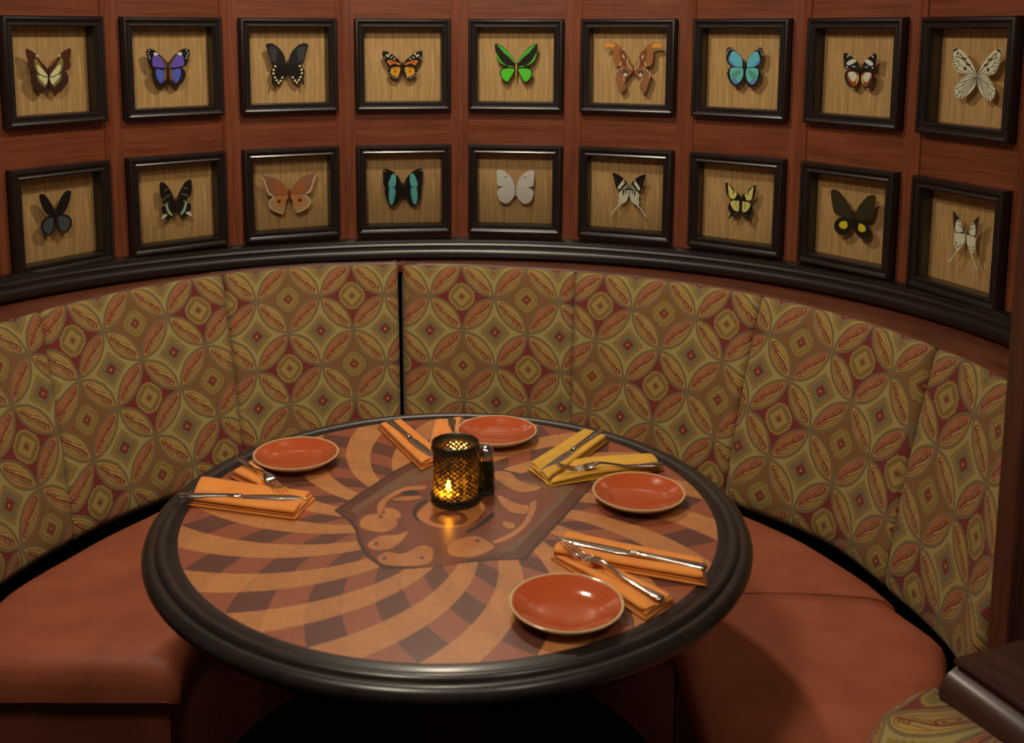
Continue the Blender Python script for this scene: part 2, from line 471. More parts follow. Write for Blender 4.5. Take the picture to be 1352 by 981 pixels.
# ------------------------------------------------------------------ banquette backrests
RBOT = [(-100, 1.0), (-82, .976), (-65.4, .952), (-49.8, .938), (-20, .925), (0, .915), (30, .90), (52.5, .897), (69.6, .941), (81.1, .942), (97.3, .979)]
def rbot(ph): return interp(RBOT, ph)
def back_panel(a0, a1, node, anchor, parent, crim_right=True, crease=0.0, slope=0.0):
    """a0, a1: (top, bottom) angles of the two seams; pattern anchored on a measured node of the fabric."""
    m = MB(); n = max(20, int((a1[0]-a0[0])*1.8)); rows = []; uvs = []
    zt, zb = .885, .385
    for k in range(n+1):
        phm = a0[0]+(a1[0]-a0[0])*k/n
        e = min(k, n-k)/n*(a1[0]-a0[0])
        tuck = .012*max(0, 1-e/.55)**2+.004*max(0, 1-e/2.2)**2+crease*max(0, 1-(phm-a0[0])/2.5)**2
        def prof(rt, rb):
            P = [(rb+.075, zb-.012), (rb+.045, zb-.02), (rb+.018, zb-.014), (rb+.004, zb+.002)]
            NF = 16
            for q in range(NF+1):
                t = q/NF
                P.append((rb+(rt-rb)*t-.010*math.sin(math.pi*t)-.006*t, zb+.014+(zt-.018-zb-.014)*t))
            return P+[(rt-.002, zt-.008), (rt+.005, zt-.002), (rt+.016, zt), (rt+.06, zt)]
        NPT = len(prof(1.1, 1.0)); row = []; ph_l = []
        for q in range(NPT):
            z_ = prof(1.1, 1.0)[q][1]; f = min(1, max(0, (zt-z_)/(zt-zb)))
            b0, b1 = a0[0]+(a0[1]-a0[0])*f, a1[0]+(a1[1]-a1[0])*f
            ph = b0+(b1-b0)*k/n; r, z_ = prof(rtop(ph), rbot(ph))[q]
            row.append((r+tuck, z_)); ph_l.append(ph)
        s_ = [0]
        for (r0, z0), (r1, z1) in zip(row, row[1:]): s_.append(s_[-1]+math.hypot(r1-r0, z1-z0))
        stop = s_[4+16+1]
        rows.append([(CX+r*math.sin(R_(ph)), CY+r*math.cos(R_(ph)), z_) for (r, z_), ph in zip(row, ph_l)])
        uv_ = []
        for (r, z_), ph, ss in zip(row, ph_l, s_):
            dep = stop-ss; an = anchor+slope*max(0, dep-.078)
            r1 = rtop(anchor)-.045
            uv_.append((R_(ph-an)*(r-tuck)+R_(anchor-node)*r1+(0 if crim_right else .186), .078-dep))
        uvs.append(uv_)
    m.grid(rows, 0, uvs=uvs)
    # closed back and ends so each cushion is a solid pad
    b = [[rows[k][0], rows[k][-1]] for k in range(n+1)]
    m.grid(b, 1, smooth=False, flip=True)
    m.poly(rows[0], 0, uv=[uvs[0][q] for q in range(len(rows[0]))]); m.poly(rows[-1], 0, uv=[uvs[-1][q] for q in range(len(rows[-1]))])
    return m.build('back_cushion', [MT['fabric'], MT['black_void']], parent)
bq = empty('booth_banquette', (CX, CY, 0))
tag(bq, 'round built-in booth banquette with medallion-patterned backrest and russet leather seats', 'banquette')
for (a0, a1, nd, an, cr_, cre, sl_) in (((-92, -92), (-61.9, -68), -66.1, -66.1, True, 0, 0), ((-61.9, -68), (-35.1, -37.6), -54.5, -36, False, 0, 0),
        ((-35.1, -37.6), (-9.75, -10.35), -32.5, -10, False, 0, 0), ((-8.95, -9.55), (18.3, 20.0), -5.0, -5.0, True, 0, 0),
        ((18.3, 20.0), (48.0, 49.0), 28.4, 26, False, 0, 0), ((48.0, 49.0), (76.3, 80.4), 51.2, 61, False, 0, 0),
        ((76.3, 80.4), (101.5, 101.5), 76.6, 76.6, True, .012, 12.5)):
    o = back_panel(a0, a1, nd, an, bq, cr_, cre, sl_)
    o.matrix_parent_inverse = Matrix.Translation(-bq.location)

# ------------------------------------------------------------------ seats
RS = [(-100, .93), (-88, .919), (-76, .872), (-63.5, .845), (-53.7, .839), (0, .80), (59, .818), (76, .868), (86, .902), (99.7, .954), (110, .96)]
def seat_sections(path, m, zt=.437, zl=.35, nx=14, crown=.010):
    """path: list of (inner xy, outer xy). Cushion with rounded inner nose and rolled outer edge."""
    rows = []; uvs = []
    for (pi, po) in path:
        pi, po = Vector(pi), Vector(po); L = (po-pi).length; d = (po-pi)/L
        P = [(.03, zl+.004), (.006, zl), (0.0, zl+.01), (-.004, zl+.04), (-.001, zt-.03), (.010, zt-.012), (.028, zt-.003)]
        for q in range(1, nx):
            t = q/nx; P.append((.028+(L-.056)*t, zt+crown*math.sin(math.pi*t)-.004*t))
        P += [(L-.028, zt-.008), (L-.010, zt-.020), (L, zt-.042), (L+.002, zl)]
        rows.append([(pi.x+d.x*s_, pi.y+d.y*s_, z) for s_, z in P])
    m.grid(rows, 0)
    return rows
RI = .463
CXI = -.100
def polar_in(r, ph): a = R_(ph); return (CXI+r*math.sin(a), CY+r*math.cos(a))
def polar(r, ph): a = R_(ph); return (CX+r*math.sin(a), CY+r*math.cos(a))
sl = sr = bq
path = []
yl = 1.842
def endround(y, k):     # front end nose of the left seat
    return y
pth = []
for (dy, ins) in ((0, .030), (.004, .016), (.014, .005), (.03, .0)):
    pth.append(((CX-RI-.0+ -ins*-.0+.0, yl-.10+dy), (CX-.955, yl-.10+dy)))
m = MB()
legs = []
for y in (1.872, 1.90, 1.94, 1.985, 2.0388):
    x_out = CX-.95+(y-1.80)*.12
    legs.append(((CXI-RI, y), (x_out, y)))
arcp = []
for k in range(1, 61):
    ph = -90+180*k/61
    ph2 = ph
    arcp.append((polar_in(RI, ph), polar(interp(RS, ph2), ph)))
end = ((CXI+RI-.004, 2.050), (CX+interp(RS, 90)-.004, 2.050))
path = legs+arcp+[end]
rows = seat_sections(path, m)
# front end of the left seat: rounded nose falling towards the aisle
r0 = rows[0]; N = len(r0)
def endcap(rows_end, dirv, m, zmin=.35):
    caps = []
    for (t, drop, fwd) in ((0, 0, 0), (.2, .004, .022), (.45, .014, .040), (.7, .034, .050), (1, .060, .052)):
        caps.append([(x+dirv[0]*fwd, y+dirv[1]*fwd, max(zmin, z-drop) if z > zmin+.02 else z) for x, y, z in rows_end])
    low = [(x+dirv[0]*.048, y+dirv[1]*.048, zmin) for x, y, z in rows_end]
    caps.append(low)
    m.grid(caps, 0)
endcap(r0, (0, -1), m)
m.poly([p for p in rows[-1]], 0)
o = m.build('seat_cushion', MT['leather'], sl); o.matrix_parent_inverse = Matrix.Translation(-sl.location)
m = MB(); rws = []
for (pi, po) in [((legs[0][0][0], 1.845), (legs[0][1][0], 1.845))]+path:
    pi, po = Vector(pi), Vector(po); d = (po-pi).normalized(); pi = pi+d*.025; po = po-d*.02
    rws.append([(pi.x, pi.y, 0), (pi.x, pi.y, .352), (po.x, po.y, .352), (po.x, po.y, 0)])
m.grid(rws, 0, smooth=False); m.poly(rws[0]); m.poly(rws[-1])
o = m.build('seat_base', MT['leather_shaded'], sl); o.matrix_parent_inverse = Matrix.Translation(-sl.location)
# right straight seat
m = MB(); path = []
for k in range(0, 25):
    y = 2.036-.036*k
    xo = interp([(1.10, .60), (1.45, .655), (1.57, .705), (1.66, .745), (1.8, .83), (1.9, .868), (2.04, .82)], y)
    path.append(((CXI+RI, y), (xo, y)))
rows = seat_sections(path, m, zt=.441, crown=.012)
endcap(rows[0], (0, .08), MB()); m.poly(rows[0]); m.poly(rows[-1])
o = m.build('seat_cushion', MT['leather'], sr); o.matrix_parent_inverse = Matrix.Translation(-sr.location)
m = MB(); rws = []
for (pi, po) in path:
    rws.append([(pi[0]+.025, pi[1], 0), (pi[0]+.025, pi[1], .352), (po[0]-.02, po[1], .352), (po[0]-.02, po[1], 0)])
m.grid(rws, 0, smooth=False); m.poly(rws[0]); m.poly(rws[-1])
o = m.build('seat_base', MT['leather_shaded'], sr); o.matrix_parent_inverse = Matrix.Translation(-sr.location)

# ------------------------------------------------------------------ picture frames
def frame_mesh(h):
    m = MB(); w = FW
    # profile: (inset from outer edge, height towards the room)
    pr = [(0, -.018), (0, .000), (.001, .006), (.004, .0095), (.008, .0105), (.0115, .009), (.0125, .006), (.0145, .0045), (.019, .004), (.0225, .006),
          (.0255, .0055), (.0275, .003), (.0285, -.002), (.0285, -.036), (.0265, -.038), (.0, -.038), (0, -.018)]
    rows = []; uvs = []; acc = [0]
    for a, b in zip(pr, pr[1:]): acc.append(acc[-1]+math.hypot(a[0]-b[0], a[1]-b[1]))
    for side in range(4):
        ca = [(-1, -1), (1, -1), (1, 1), (-1, 1)]
        p, q = ca[side], ca[(side+1) % 4]
        ra = [(p[0]*(w/2-i_), p[1]*(h/2-i_), z) for i_, z in pr]
        rb = [(q[0]*(w/2-i_), q[1]*(h/2-i_), z) for i_, z in pr]
        m.grid([ra, rb], 0, uvs=[[(0, s_+side) for s_ in acc], [(.28, s_+side) for s_ in acc]])
    me = m
    return me
proto = {}
bname = {}
FR = {}
for row, (zt, zb) in enumerate((ZT, ZB)):
    h = zt-zb
    for i in range(9):
        M = frameM(i) @ Matrix.Translation((0, (zt+zb)/2, 0))
        if row not in proto:
            root = empty('display_frame'); root.matrix_world = M
            fr = frame_mesh(h).build('moulding', MT['frame'], root); sharp(fr, 28)
            b = MB(); x, y = FW/2-.027, h/2-.027
            b.poly([(-x, -y, -.0355), (x, -y, -.0355), (x, y, -.0355), (-x, y, -.0355)], 0, uv=[(0, 0), (.23, 0), (.23, .22), (0, .22)])
            b.slab([Vector((-x, -y, -.0375)), Vector((x, -y, -.0375)), Vector((x, y, -.0375)), Vector((-x, y, -.0375))], Vector((0, 0, .0015)))
            b.build('backing_panel', MT['backing'], root)
            g = MB(); x, y = FW/2-.0283, h/2-.0283
            g.slab([Vector((-x, -y, -.005)), Vector((x, -y, -.005)), Vector((x, y, -.005)), Vector((-x, y, -.005))], Vector((0, 0, .0015)))
            g.build('glass_pane', MT['glass'], root)
            proto[row] = root
        else:
            root = copy_tree(proto[row]); root.matrix_world = M
        FR[(row, i)] = (root, M)

# ------------------------------------------------------------------ butterflies
_bm = {}
def bmat(rgb, k=1.0):
    key = tuple(rgb)
    if key not in _bm:
        t = NT('wing_scale_%d_%d_%d' % key); k_ = 1.6 if min(rgb) > 140 else 1.3; c = tuple(min(.82, q*k_) for q in lin(*rgb))
        n = t.noise(t.obj(), 500, 2, .6)
        t.principled(t.mix(n.smooth(.3, .75)*.35, c, tuple(x*.45 for x in c)), .6, Specular_IOR_Level=.25)
        _bm[key] = t.m
    return _bm[key]
ZBF = -.014            # wings' plane in front of the backing
def tri_fan(pts):      # ear clipping via mathutils
    from mathutils.geometry import tessellate_polygon
    return tessellate_polygon([[Vector((p[0], p[1], 0)) for p in pts]])
def butterfly(row, i, zoom, cx, side, fore, hind, marks, body, label, lift=.10, names='butterfly', tilt=0):
    root_f, M = FR[(row, i)]; Mi = M.inverted(); ox, oy, sc = zoom
    def loc(px, py):
        d = ray(ox+px/sc, oy+py/sc); o = Mi @ CAM; dd = Mi.to_3x3() @ d
        k = (ZBF-o.z)/dd.z; p = o+dd*k
        return p.x, p.y
    by0, by1, bw = body
    u0, vc = loc(cx, (by0+by1)/2)
    base = 'moth' if names == 'moth' else 'butterfly'
    root = empty(base); root.matrix_world = M @ Matrix.Translation((u0, vc, 0))
    sgn = 1 if side == 'R' else -1
    def cv(pts, smooth=True, n=3):
        P = []
        for p in pts:
            a, b = loc(*p); P.append(((a-u0)*sgn, b-vc))
        return catmull(P, n) if smooth and len(P) > 2 else P
    def add(m, P, z, mi, mir, thick=0):
        Q = [(x*mir, y) for x, y in P]
        zf = lambda x: z+abs(x)*lift
        b = m.add([(x, y, zf(x)) for x, y in Q])
        for tr in tri_fan(Q):
            pa, pb, pc = [Q[k] for k in tr]
            m.face([b+k for k in tr], mi, None, False)
        if thick:
            c = m.add([(x, y, zf(x)-thick) for x, y in Q])
            for tr in tri_fan(Q): m.face([c+k for k in tr], mi, None, False)
            L = len(Q)
            for k in range(L): m.face([b+k, b+(k+1) % L, c+(k+1) % L, c+k], mi, None, False)
    def wing(which, outline, colr, zbase, mir):
        mats = [bmat(colr)]; mm = MB()
        add(mm, cv(outline), zbase, 0, mir, .0004)
        lv = 0
        for mk in marks:
            if mk[0] != which: continue
            rgb = mk[1]; mt_ = bmat(rgb)
            if mt_ not in mats: mats.append(mt_)
            ix = mats.index(mt_); lv += 1
            zz = zbase+.00012+.00006*lv
            kind = mk[2]
            if kind == 'p': add(mm, cv(mk[3], n=2), zz, ix, mir)
            elif kind == 'd':                       # dots: list of (x, y), radius in zoom pixels
                for (dx, dy) in mk[3]:
                    r = mk[4]
                    add(mm, cv([(dx+r*math.cos(a*math.pi/3), dy+r*math.sin(a*math.pi/3)) for a in range(6)], False), zz, ix, mir)
            elif kind == 'l':                       # lines: list of polylines, width
                w_ = mk[4]
                for ln in mk[3]:
                    for (p, q) in zip(ln, ln[1:]):
                        dx, dy = q[0]-p[0], q[1]-p[1]; L = math.hypot(dx, dy) or 1; nx, ny = -dy/L*w_/2, dx/L*w_/2
                        add(mm, cv([(p[0]+nx, p[1]+ny), (q[0]+nx, q[1]+ny), (q[0]-nx, q[1]-ny), (p[0]-nx, p[1]-ny)], False), zz, ix, mir)
        M2 = mm
        me = MB.build(M2, 'fore_wing' if which == 'F' else 'hind_wing', mats, root)
        return me
    for mir in (1, -1):
        wing('H', hind[1], hind[0], ZBF-.0008, mir)
        wing('F', fore[1], fore[0], ZBF, mir)
    # body: head, thorax, abdomen; a setting pin reaches the backing
    _, va = loc(cx, by0); _, vb = loc(cx, by1); _, vd = loc(cx+bw, by0)
    w = abs(loc(cx+bw, (by0+by1)/2)[0]-u0)
    L = va-vb; m = MB(); rows = []
    prof = [(0, .15), (.04, .55), (.10, .65), (.15, .5), (.2, .85), (.3, 1.0), (.4, .9), (.48, .55), (.6, .75), (.75, .65), (.9, .4), (1, .08)]
    for t, k in prof:
        rows.append([(w*k*.75*math.cos(a*math.pi/4), va-vc-L*t, ZBF+.0010+w*k*.7*math.sin(a*math.pi/4)) for a in range(8)])
    m.grid(rows, 0, closed_v=True)
    m.lathe([(.0004, 0)], 3) if False else None
    yy = va-vc-L*.3
    m.box(-.0004, .0004, yy-.0004, yy+.0004, -.0358, ZBF+.006, 0)
    # antennae
    for sx in (-1, 1):
        pts = [(sx*w*.2, va-vc-L*.04), (sx*(w*.2+L*.14), va-vc+L*.16), (sx*(w*.2+L*.24), va-vc+L*.34)]
        for p, q in zip(pts, pts[1:]):
            m.slab([Vector((p[0]-.00025, p[1], ZBF+.0012)), Vector((p[0]+.00025, p[1], ZBF+.0012)), Vector((q[0]+.00025, q[1], ZBF+.0012)), Vector((q[0]-.00025, q[1], ZBF+.0012))], Vector((0, 0, .0004)))
    bcol = body_cols.get((row, i), (40, 28, 22))
    m.build('body', bmat(bcol), root)
    tag(root, label, base, 'mounted butterflies in the wall frames')
    return root
body_cols = {(0, 4): (190, 140, 50), (1, 4): (150, 140, 125), (0, 8): (120, 110, 95), (0, 5): (130, 78, 42), (1, 2): (120, 60, 35), (1, 5): (120, 110, 90), (1, 8): (150, 140, 120)}
BK = (22, 17, 16)
z = (0, 40, 9.657)
butterfly(0, 0, z, 622, 'R', ((74, 36, 26), [(622, 500), (700, 400), (760, 300), (820, 250), (880, 228), (886, 300), (872, 380), (885, 430), (870, 490), (820, 520), (740, 560), (640, 600)]),
  ((58, 34, 28), [(630, 560), (740, 540), (820, 530), (855, 570), (860, 650), (830, 700), (790, 760), (740, 800), (690, 770), (640, 700), (625, 650)]),
  [('F', (128, 118, 58), 'p', [(640, 560), (700, 470), (745, 380), (778, 345), (795, 410), (780, 500), (740, 550), (650, 590)]),
   ('F', (206, 204, 150), 'p', [(638, 575), (690, 500), (740, 440), (765, 440), (755, 520), (720, 560), (650, 590)]),
   ('F', (214, 190, 150), 'd', [(748, 322)], 16),
   ('H', (128, 118, 58), 'p', [(635, 575), (740, 550), (780, 550), (760, 640), (720, 690), (690, 720), (650, 670)]),
   ('H', (206, 204, 150), 'p', [(635, 580), (740, 555), (750, 600), (700, 660), (670, 690), (645, 650)])],
  (470, 720, 14), 'dark brown butterfly with pale cream-green centre, first in the top row')
z = (150, 40, 9.657)
butterfly(0, 1, z, 695, 'R', (BK, [(700, 430), (730, 370), (790, 300), (840, 255), (900, 232), (950, 245), (960, 290), (945, 360), (940, 410), (900, 460), (840, 480), (740, 500)]),
  ((36, 18, 18), [(705, 480), (830, 470), (890, 500), (915, 550), (900, 620), (860, 680), (800, 720), (740, 700), (705, 640), (698, 560)]),
  [('F', (104, 82, 190), 'p', [(735, 440), (785, 330), (860, 312), (885, 370), (885, 450), (820, 465), (745, 475)]),
   ('F', (96, 74, 60), 'p', [(706, 440), (735, 390), (775, 335), (745, 420), (730, 480), (706, 485)]),
   ('F', (226, 214, 226), 'p', [(800, 300), (840, 275), (865, 290), (855, 320), (815, 312)]),
   ('F', (210, 190, 170), 'd', [(920, 255), (935, 290), (925, 322), (918, 352)], 9),
   ('H', (78, 96, 220), 'p', [(755, 498), (840, 488), (852, 560), (825, 640), (790, 668), (757, 620)]),
   ('H', (120, 84, 50), 'p', [(712, 490), (745, 500), (755, 600), (745, 650), (715, 600)])],
  (400, 690, 16), 'blue-violet butterfly with black white-dotted wing tips')
z = (310, 40, 9.657)
butterfly(0, 2, z, 670, 'R', ((30, 27, 30), [(690, 390), (710, 300), (760, 230), (830, 175), (890, 163), (932, 185), (915, 250), (895, 330), (870, 420), (800, 445), (690, 450)]),
  (BK, [(685, 430), (800, 420), (850, 460), (887, 520), (880, 580), (872, 620), (882, 690), (860, 685), (840, 650), (800, 690), (750, 660), (710, 600), (680, 520)]),
  [('F', (58, 56, 66), 'p', [(790, 240), (870, 200), (890, 250), (870, 380), (820, 400), (800, 330)]),  # grey sheen on the black fore wing, painted as a patch
   ('H', (222, 196, 150), 'd', [(825, 455), (848, 500), (852, 545), (835, 595), (815, 632), (790, 665), (765, 640), (740, 600)], 15)],
  (390, 560, 26), 'large black swallowtail with cream spots edging its hind wings')
z = (460, 40, 9.657)
butterfly(0, 3, z, 690, 'R', (BK, [(700, 430), (740, 370), (800, 320), (860, 280), (920, 262), (946, 278), (940, 330), (915, 380), (880, 430), (860, 470), (800, 470), (710, 460)]),
  (BK, [(705, 460), (780, 450), (830, 470), (877, 510), (870, 560), (830, 600), (780, 622), (740, 605), (715, 560)]),
  [('F', (214, 112, 42), 'p', [(715, 432), (760, 398), (830, 382), (885, 388), (862, 430), (840, 445), (800, 418), (740, 440)]),
   ('F', (230, 214, 160), 'd', [(850, 302), (888, 318), (870, 328)], 13),
   ('F', (230, 214, 160), 'l', [[(905, 345), (918, 352)], [(815, 335), (838, 352)], [(775, 352), (800, 372)]], 10),
   ('F', BK, 'l', [[(720, 415), (800, 395)], [(800, 395), (850, 410)]], 9),
   ('H', (232, 150, 44), 'p', [(718, 480), (780, 462), (835, 488), (842, 550), (800, 580), (752, 590), (730, 540)]),
   ('H', (150, 60, 24), 'd', [(785, 525)], 16), ('H', (90, 40, 20), 'l', [[(760, 490), (815, 485)]], 7),
   ('H', (214, 200, 180), 'd', [(863, 542), (843, 576), (812, 596), (780, 606), (752, 596)], 7)],
  (400, 590, 20), 'small orange and black tiger-striped butterfly')
z = (610, 40, 9.657)
GR = (66, 178, 48)
butterfly(0, 4, z, 692, 'R', ((30, 22, 24), [(700, 430), (740, 350), (810, 260), (880, 200), (945, 172), (968, 188), (962, 260), (940, 330), (910, 400), (860, 440), (790, 462), (705, 475)]),
  ((18, 30, 14), [(708, 480), (800, 478), (870, 492), (902, 530), (887, 590), (845, 645), (800, 662), (770, 630), (730, 550)]),
  [('F', GR, 'p', [(712, 418), (745, 348), (815, 262), (885, 206), (945, 182), (905, 226), (850, 292), (780, 346), (725, 412)]),
   ('F', GR, 'p', [(953, 280), (940, 345), (908, 402), (860, 436), (815, 452), (860, 418), (902, 368), (930, 318)]),
   ('F', (84, 190, 70), 'p', [(715, 470), (760, 456), (810, 455), (770, 467)]),
   ('H', (84, 196, 52), 'p', [(718, 496), (800, 486), (868, 504), (888, 540), (870, 600), (832, 645), (800, 652), (770, 610), (735, 545)])],
  (400, 640, 20), 'bright green and black birdwing butterfly with yellow body')
z = (770, 30, 8.92)
butterfly(0, 5, z, 588, 'R', ((150, 98, 56), [(600, 530), (640, 450), (680, 350), (730, 295), (800, 248), (870, 232), (942, 265), (936, 290), (880, 300), (835, 318), (832, 380), (825, 450), (800, 500), (750, 522), (690, 535), (610, 565)]),
  ((134, 92, 60), [(605, 550), (690, 520), (750, 545), (800, 600), (790, 660), (765, 740), (735, 815), (695, 812), (662, 765), (680, 700), (650, 640), (610, 600)]),
  [('F', (218, 148, 62), 'p', [(812, 262), (870, 238), (935, 266), (930, 288), (870, 294), (822, 292)]),
   ('F', (122, 64, 40), 'p', [(650, 470), (690, 350), (730, 310), (760, 330), (740, 420), (720, 500), (660, 520)]),
   ('F', (206, 190, 150), 'p', [(712, 378), (690, 432), (700, 400)]), ('F', (226, 206, 160), 'l', [[(598, 548), (648, 505), (664, 465), (648, 425)], [(725, 460), (745, 510)], [(700, 310), (720, 322)]], 8),
   ('F', (220, 200, 160), 'p', [(690, 430), (700, 390), (722, 382), (705, 415)]),
   ('H', (150, 96, 62), 'p', [(700, 740), (720, 650), (770, 600), (785, 640), (750, 740), (725, 790)]),
   ('H', (186, 166, 150), 'l', [[(690, 524), (750, 552), (792, 600), (786, 650)], [(700, 650), (680, 700)]], 8),
   ('H', (70, 62, 60), 'd', [(678, 590)], 34), ('H', (190, 186, 180), 'p', [(655, 625), (678, 590), (700, 630)])],
  (490, 600, 20), 'large tawny atlas moth with hooked orange wing tips', names='moth')
z = (920, 40, 9.657)
butterfly(0, 6, z, 610, 'L', (BK, [(590, 420), (565, 330), (520, 285), (470, 240), (430, 213), (395, 235), (385, 300), (390, 380), (410, 430), (460, 462), (540, 475), (595, 475)]),
  (BK, [(595, 480), (460, 462), (415, 490), (395, 560), (420, 640), (460, 695), (520, 722), (570, 680), (603, 600)]),
  [('F', (96, 178, 230), 'p', [(583, 445), (572, 350), (520, 292), (472, 262), (440, 300), (413, 380), (440, 432), (500, 460), (575, 468)]),
   ('F', (66, 120, 220), 'p', [(440, 430), (415, 385), (420, 350), (445, 400), (490, 450)]),
   ('F', (214, 206, 180), 'd', [(420, 245), (405, 272), (400, 300), (450, 240)], 7),
   ('H', (98, 182, 190), 'p', [(585, 484), (500, 470), (435, 490), (430, 560), (450, 640), (492, 685), (540, 665), (588, 585)]),
   ('H', (84, 134, 214), 'p', [(450, 640), (492, 684), (535, 665), (510, 630), (470, 600)]),
   ('H', (80, 150, 130), 'p', [(450, 560), (540, 500), (560, 540), (500, 600), (455, 600)])],
  (390, 600, 26), 'bright sky-blue morpho butterfly with dark wing edges')
z = (1070, 40, 9.657)
WH = (226, 214, 216)
butterfly(0, 7, z, 635, 'L', (BK, [(625, 490), (600, 410), (540, 340), (490, 297), (452, 290), (437, 320), (440, 400), (450, 485), (520, 495), (622, 520)]),
  ((26, 22, 26), [(627, 510), (540, 495), (480, 510), (448, 560), (452, 640), (485, 705), (550, 735), (600, 690), (628, 600)]),
  [('F', WH, 'p', [(474, 412), (545, 366), (590, 395), (500, 448)]), ('F', WH, 'p', [(475, 335), (500, 310), (508, 320), (485, 341)]),
   ('F', WH, 'd', [(476, 468), (560, 462)], 11), ('F', (90, 104, 130), 'l', [[(525, 465), (560, 450), (600, 475)]], 7),
   ('H', (150, 70, 30), 'p', [(480, 545), (490, 640), (550, 715), (600, 680), (622, 590), (600, 540), (540, 522)]),
   ('H', (238, 218, 180), 'p', [(488, 545), (545, 528), (592, 565), (588, 610), (550, 658), (508, 610)]),
   ('H', (230, 190, 110), 'p', [(600, 590), (618, 580), (600, 660), (580, 680)]),
   ('H', (96, 108, 128), 'l', [[(462, 660), (478, 650)], [(478, 690), (494, 678)], [(505, 712), (516, 698)], [(535, 726), (542, 710)]], 7)],
  (470, 620, 20), 'black butterfly with white bars and cream-and-rust hind wings')
z = (1230, 40, 8.172)
PK = (208, 196, 170)
butterfly(0, 8, z, 488, 'R', (PK, [(500, 470), (540, 390), (600, 310), (680, 230), (740, 203), (782, 218), (772, 300), (742, 400), (700, 465), (640, 478), (505, 495)]),
  (PK, [(500, 500), (580, 493), (640, 530), (690, 600), (707, 660), (682, 740), (620, 757), (570, 720), (520, 650), (497, 580)]),
  [('F', BK, 'd', [(585, 380), (605, 375), (620, 418), (625, 432), (635, 318), (660, 312)], 15), ('F', BK, 'p', [(715, 212), (745, 204), (778, 222), (770, 250), (745, 225)]),
   ('F', BK, 'd', [(775, 262), (768, 295), (755, 325), (742, 358), (730, 390), (715, 420), (700, 440), (725, 300), (705, 350), (690, 395), (720, 260)], 10),
   ('F', (70, 60, 52), 'l', [[(505, 475), (590, 385), (700, 250)], [(510, 482), (620, 430), (735, 330)], [(510, 488), (650, 462), (700, 440)], [(520, 455), (640, 320), (745, 225)], [(640, 320), (740, 300)], [(590, 385), (730, 270)]], 6),
   ('H', (70, 60, 52), 'l', [[(505, 510), (600, 560), (690, 600)], [(505, 515), (620, 610), (700, 660)], [(505, 525), (610, 650), (680, 735)], [(505, 540), (590, 670), (640, 750)], [(505, 560), (560, 660), (600, 745)], [(510, 505), (600, 520), (660, 560)], [(590, 560), (630, 600), (610, 640)], [(610, 690), (650, 690), (672, 650)]], 7),
   ('H', BK, 'd', [(668, 575), (688, 615), (696, 655), (690, 700), (665, 735), (630, 745), (600, 735)], 7)],
  (465, 620, 12), 'white paper kite butterfly veined and spotted in black')
z = (20, 230, 9.657)
butterfly(1, 0, z, 515, 'L', ((20, 15, 15), [(505, 470), (455, 370), (400, 290), (350, 253), (305, 255), (293, 290), (318, 380), (365, 470), (420, 525), (505, 530)]),
  ((24, 24, 28), [(505, 520), (420, 530), (345, 590), (318, 670), (345, 740), (410, 788), (460, 762), (503, 690)]),
  [('H', (66, 78, 84), 'p', [(485, 560), (400, 575), (348, 640), (368, 720), (420, 765), (475, 710)]), ('F', (150, 130, 110), 'd', [(400, 520)], 8)],
  (430, 650, 26), 'plain black butterfly with slate-blue hind wings, first in the bottom row')
z = (180, 220, 10.9)
PG = (150, 178, 140)
butterfly(1, 1, z, 570, 'L', ((24, 18, 18), [(545, 470), (505, 370), (445, 280), (400, 235), (350, 218), (325, 250), (328, 350), (343, 430), (378, 485), (450, 505), (548, 505)]),
  ((24, 22, 20), [(552, 490), (470, 488), (370, 555), (362, 640), (385, 690), (350, 752), (410, 748), (500, 742), (535, 690), (562, 600)]),
  [('F', (120, 112, 96), 'l', [[(395, 350), (450, 318)], [(378, 482), (425, 430), (490, 402)]], 12),
   ('H', PG, 'p', [(412, 540), (440, 535), (470, 620), (522, 690), (500, 708), (442, 652)]), ('H', (170, 160, 120), 'l', [[(365, 570), (425, 530), (490, 490)]], 9),
   ('H', (200, 206, 180), 'p', [(352, 750), (380, 690), (430, 682), (440, 700), (395, 742)])],
  (440, 640, 26), 'small dark butterfly with pale green hind-wing bands')
z = (320, 210, 10.9)
butterfly(1, 2, z, 675, 'R', ((150, 102, 80), [(695, 490), (740, 370), (850, 262), (960, 220), (1076, 176), (1052, 260), (1022, 360), (1002, 450), (955, 500), (880, 505), (700, 510)]),
  ((192, 154, 110), [(698, 500), (880, 500), (940, 538), (984, 600), (962, 670), (890, 730), (790, 778), (750, 720), (730, 620)]),
  [('F', (172, 104, 62), 'p', [(702, 492), (745, 400), (840, 300), (885, 400), (870, 485), (760, 500)]),
   ('F', (206, 170, 150), 'p', [(1072, 182), (1040, 260), (1010, 360), (985, 452), (935, 496), (895, 492), (950, 450), (990, 360), (1022, 250)]),
   ('H', (196, 132, 76), 'p', [(712, 512), (840, 520), (885, 570), (860, 640), (770, 680), (735, 610)]),
   ('H', (70, 34, 26), 'd', [(826, 590)], 26), ('H', (228, 190, 146), 'l', [[(900, 510), (960, 560), (972, 620), (930, 690), (850, 735), (790, 765)]], 16)],
  (430, 610, 34), 'pinkish-orange moth with dark eye spots on its hind wings', names='moth')
z = (480, 205, 5.2)
TQ = (98, 188, 196)
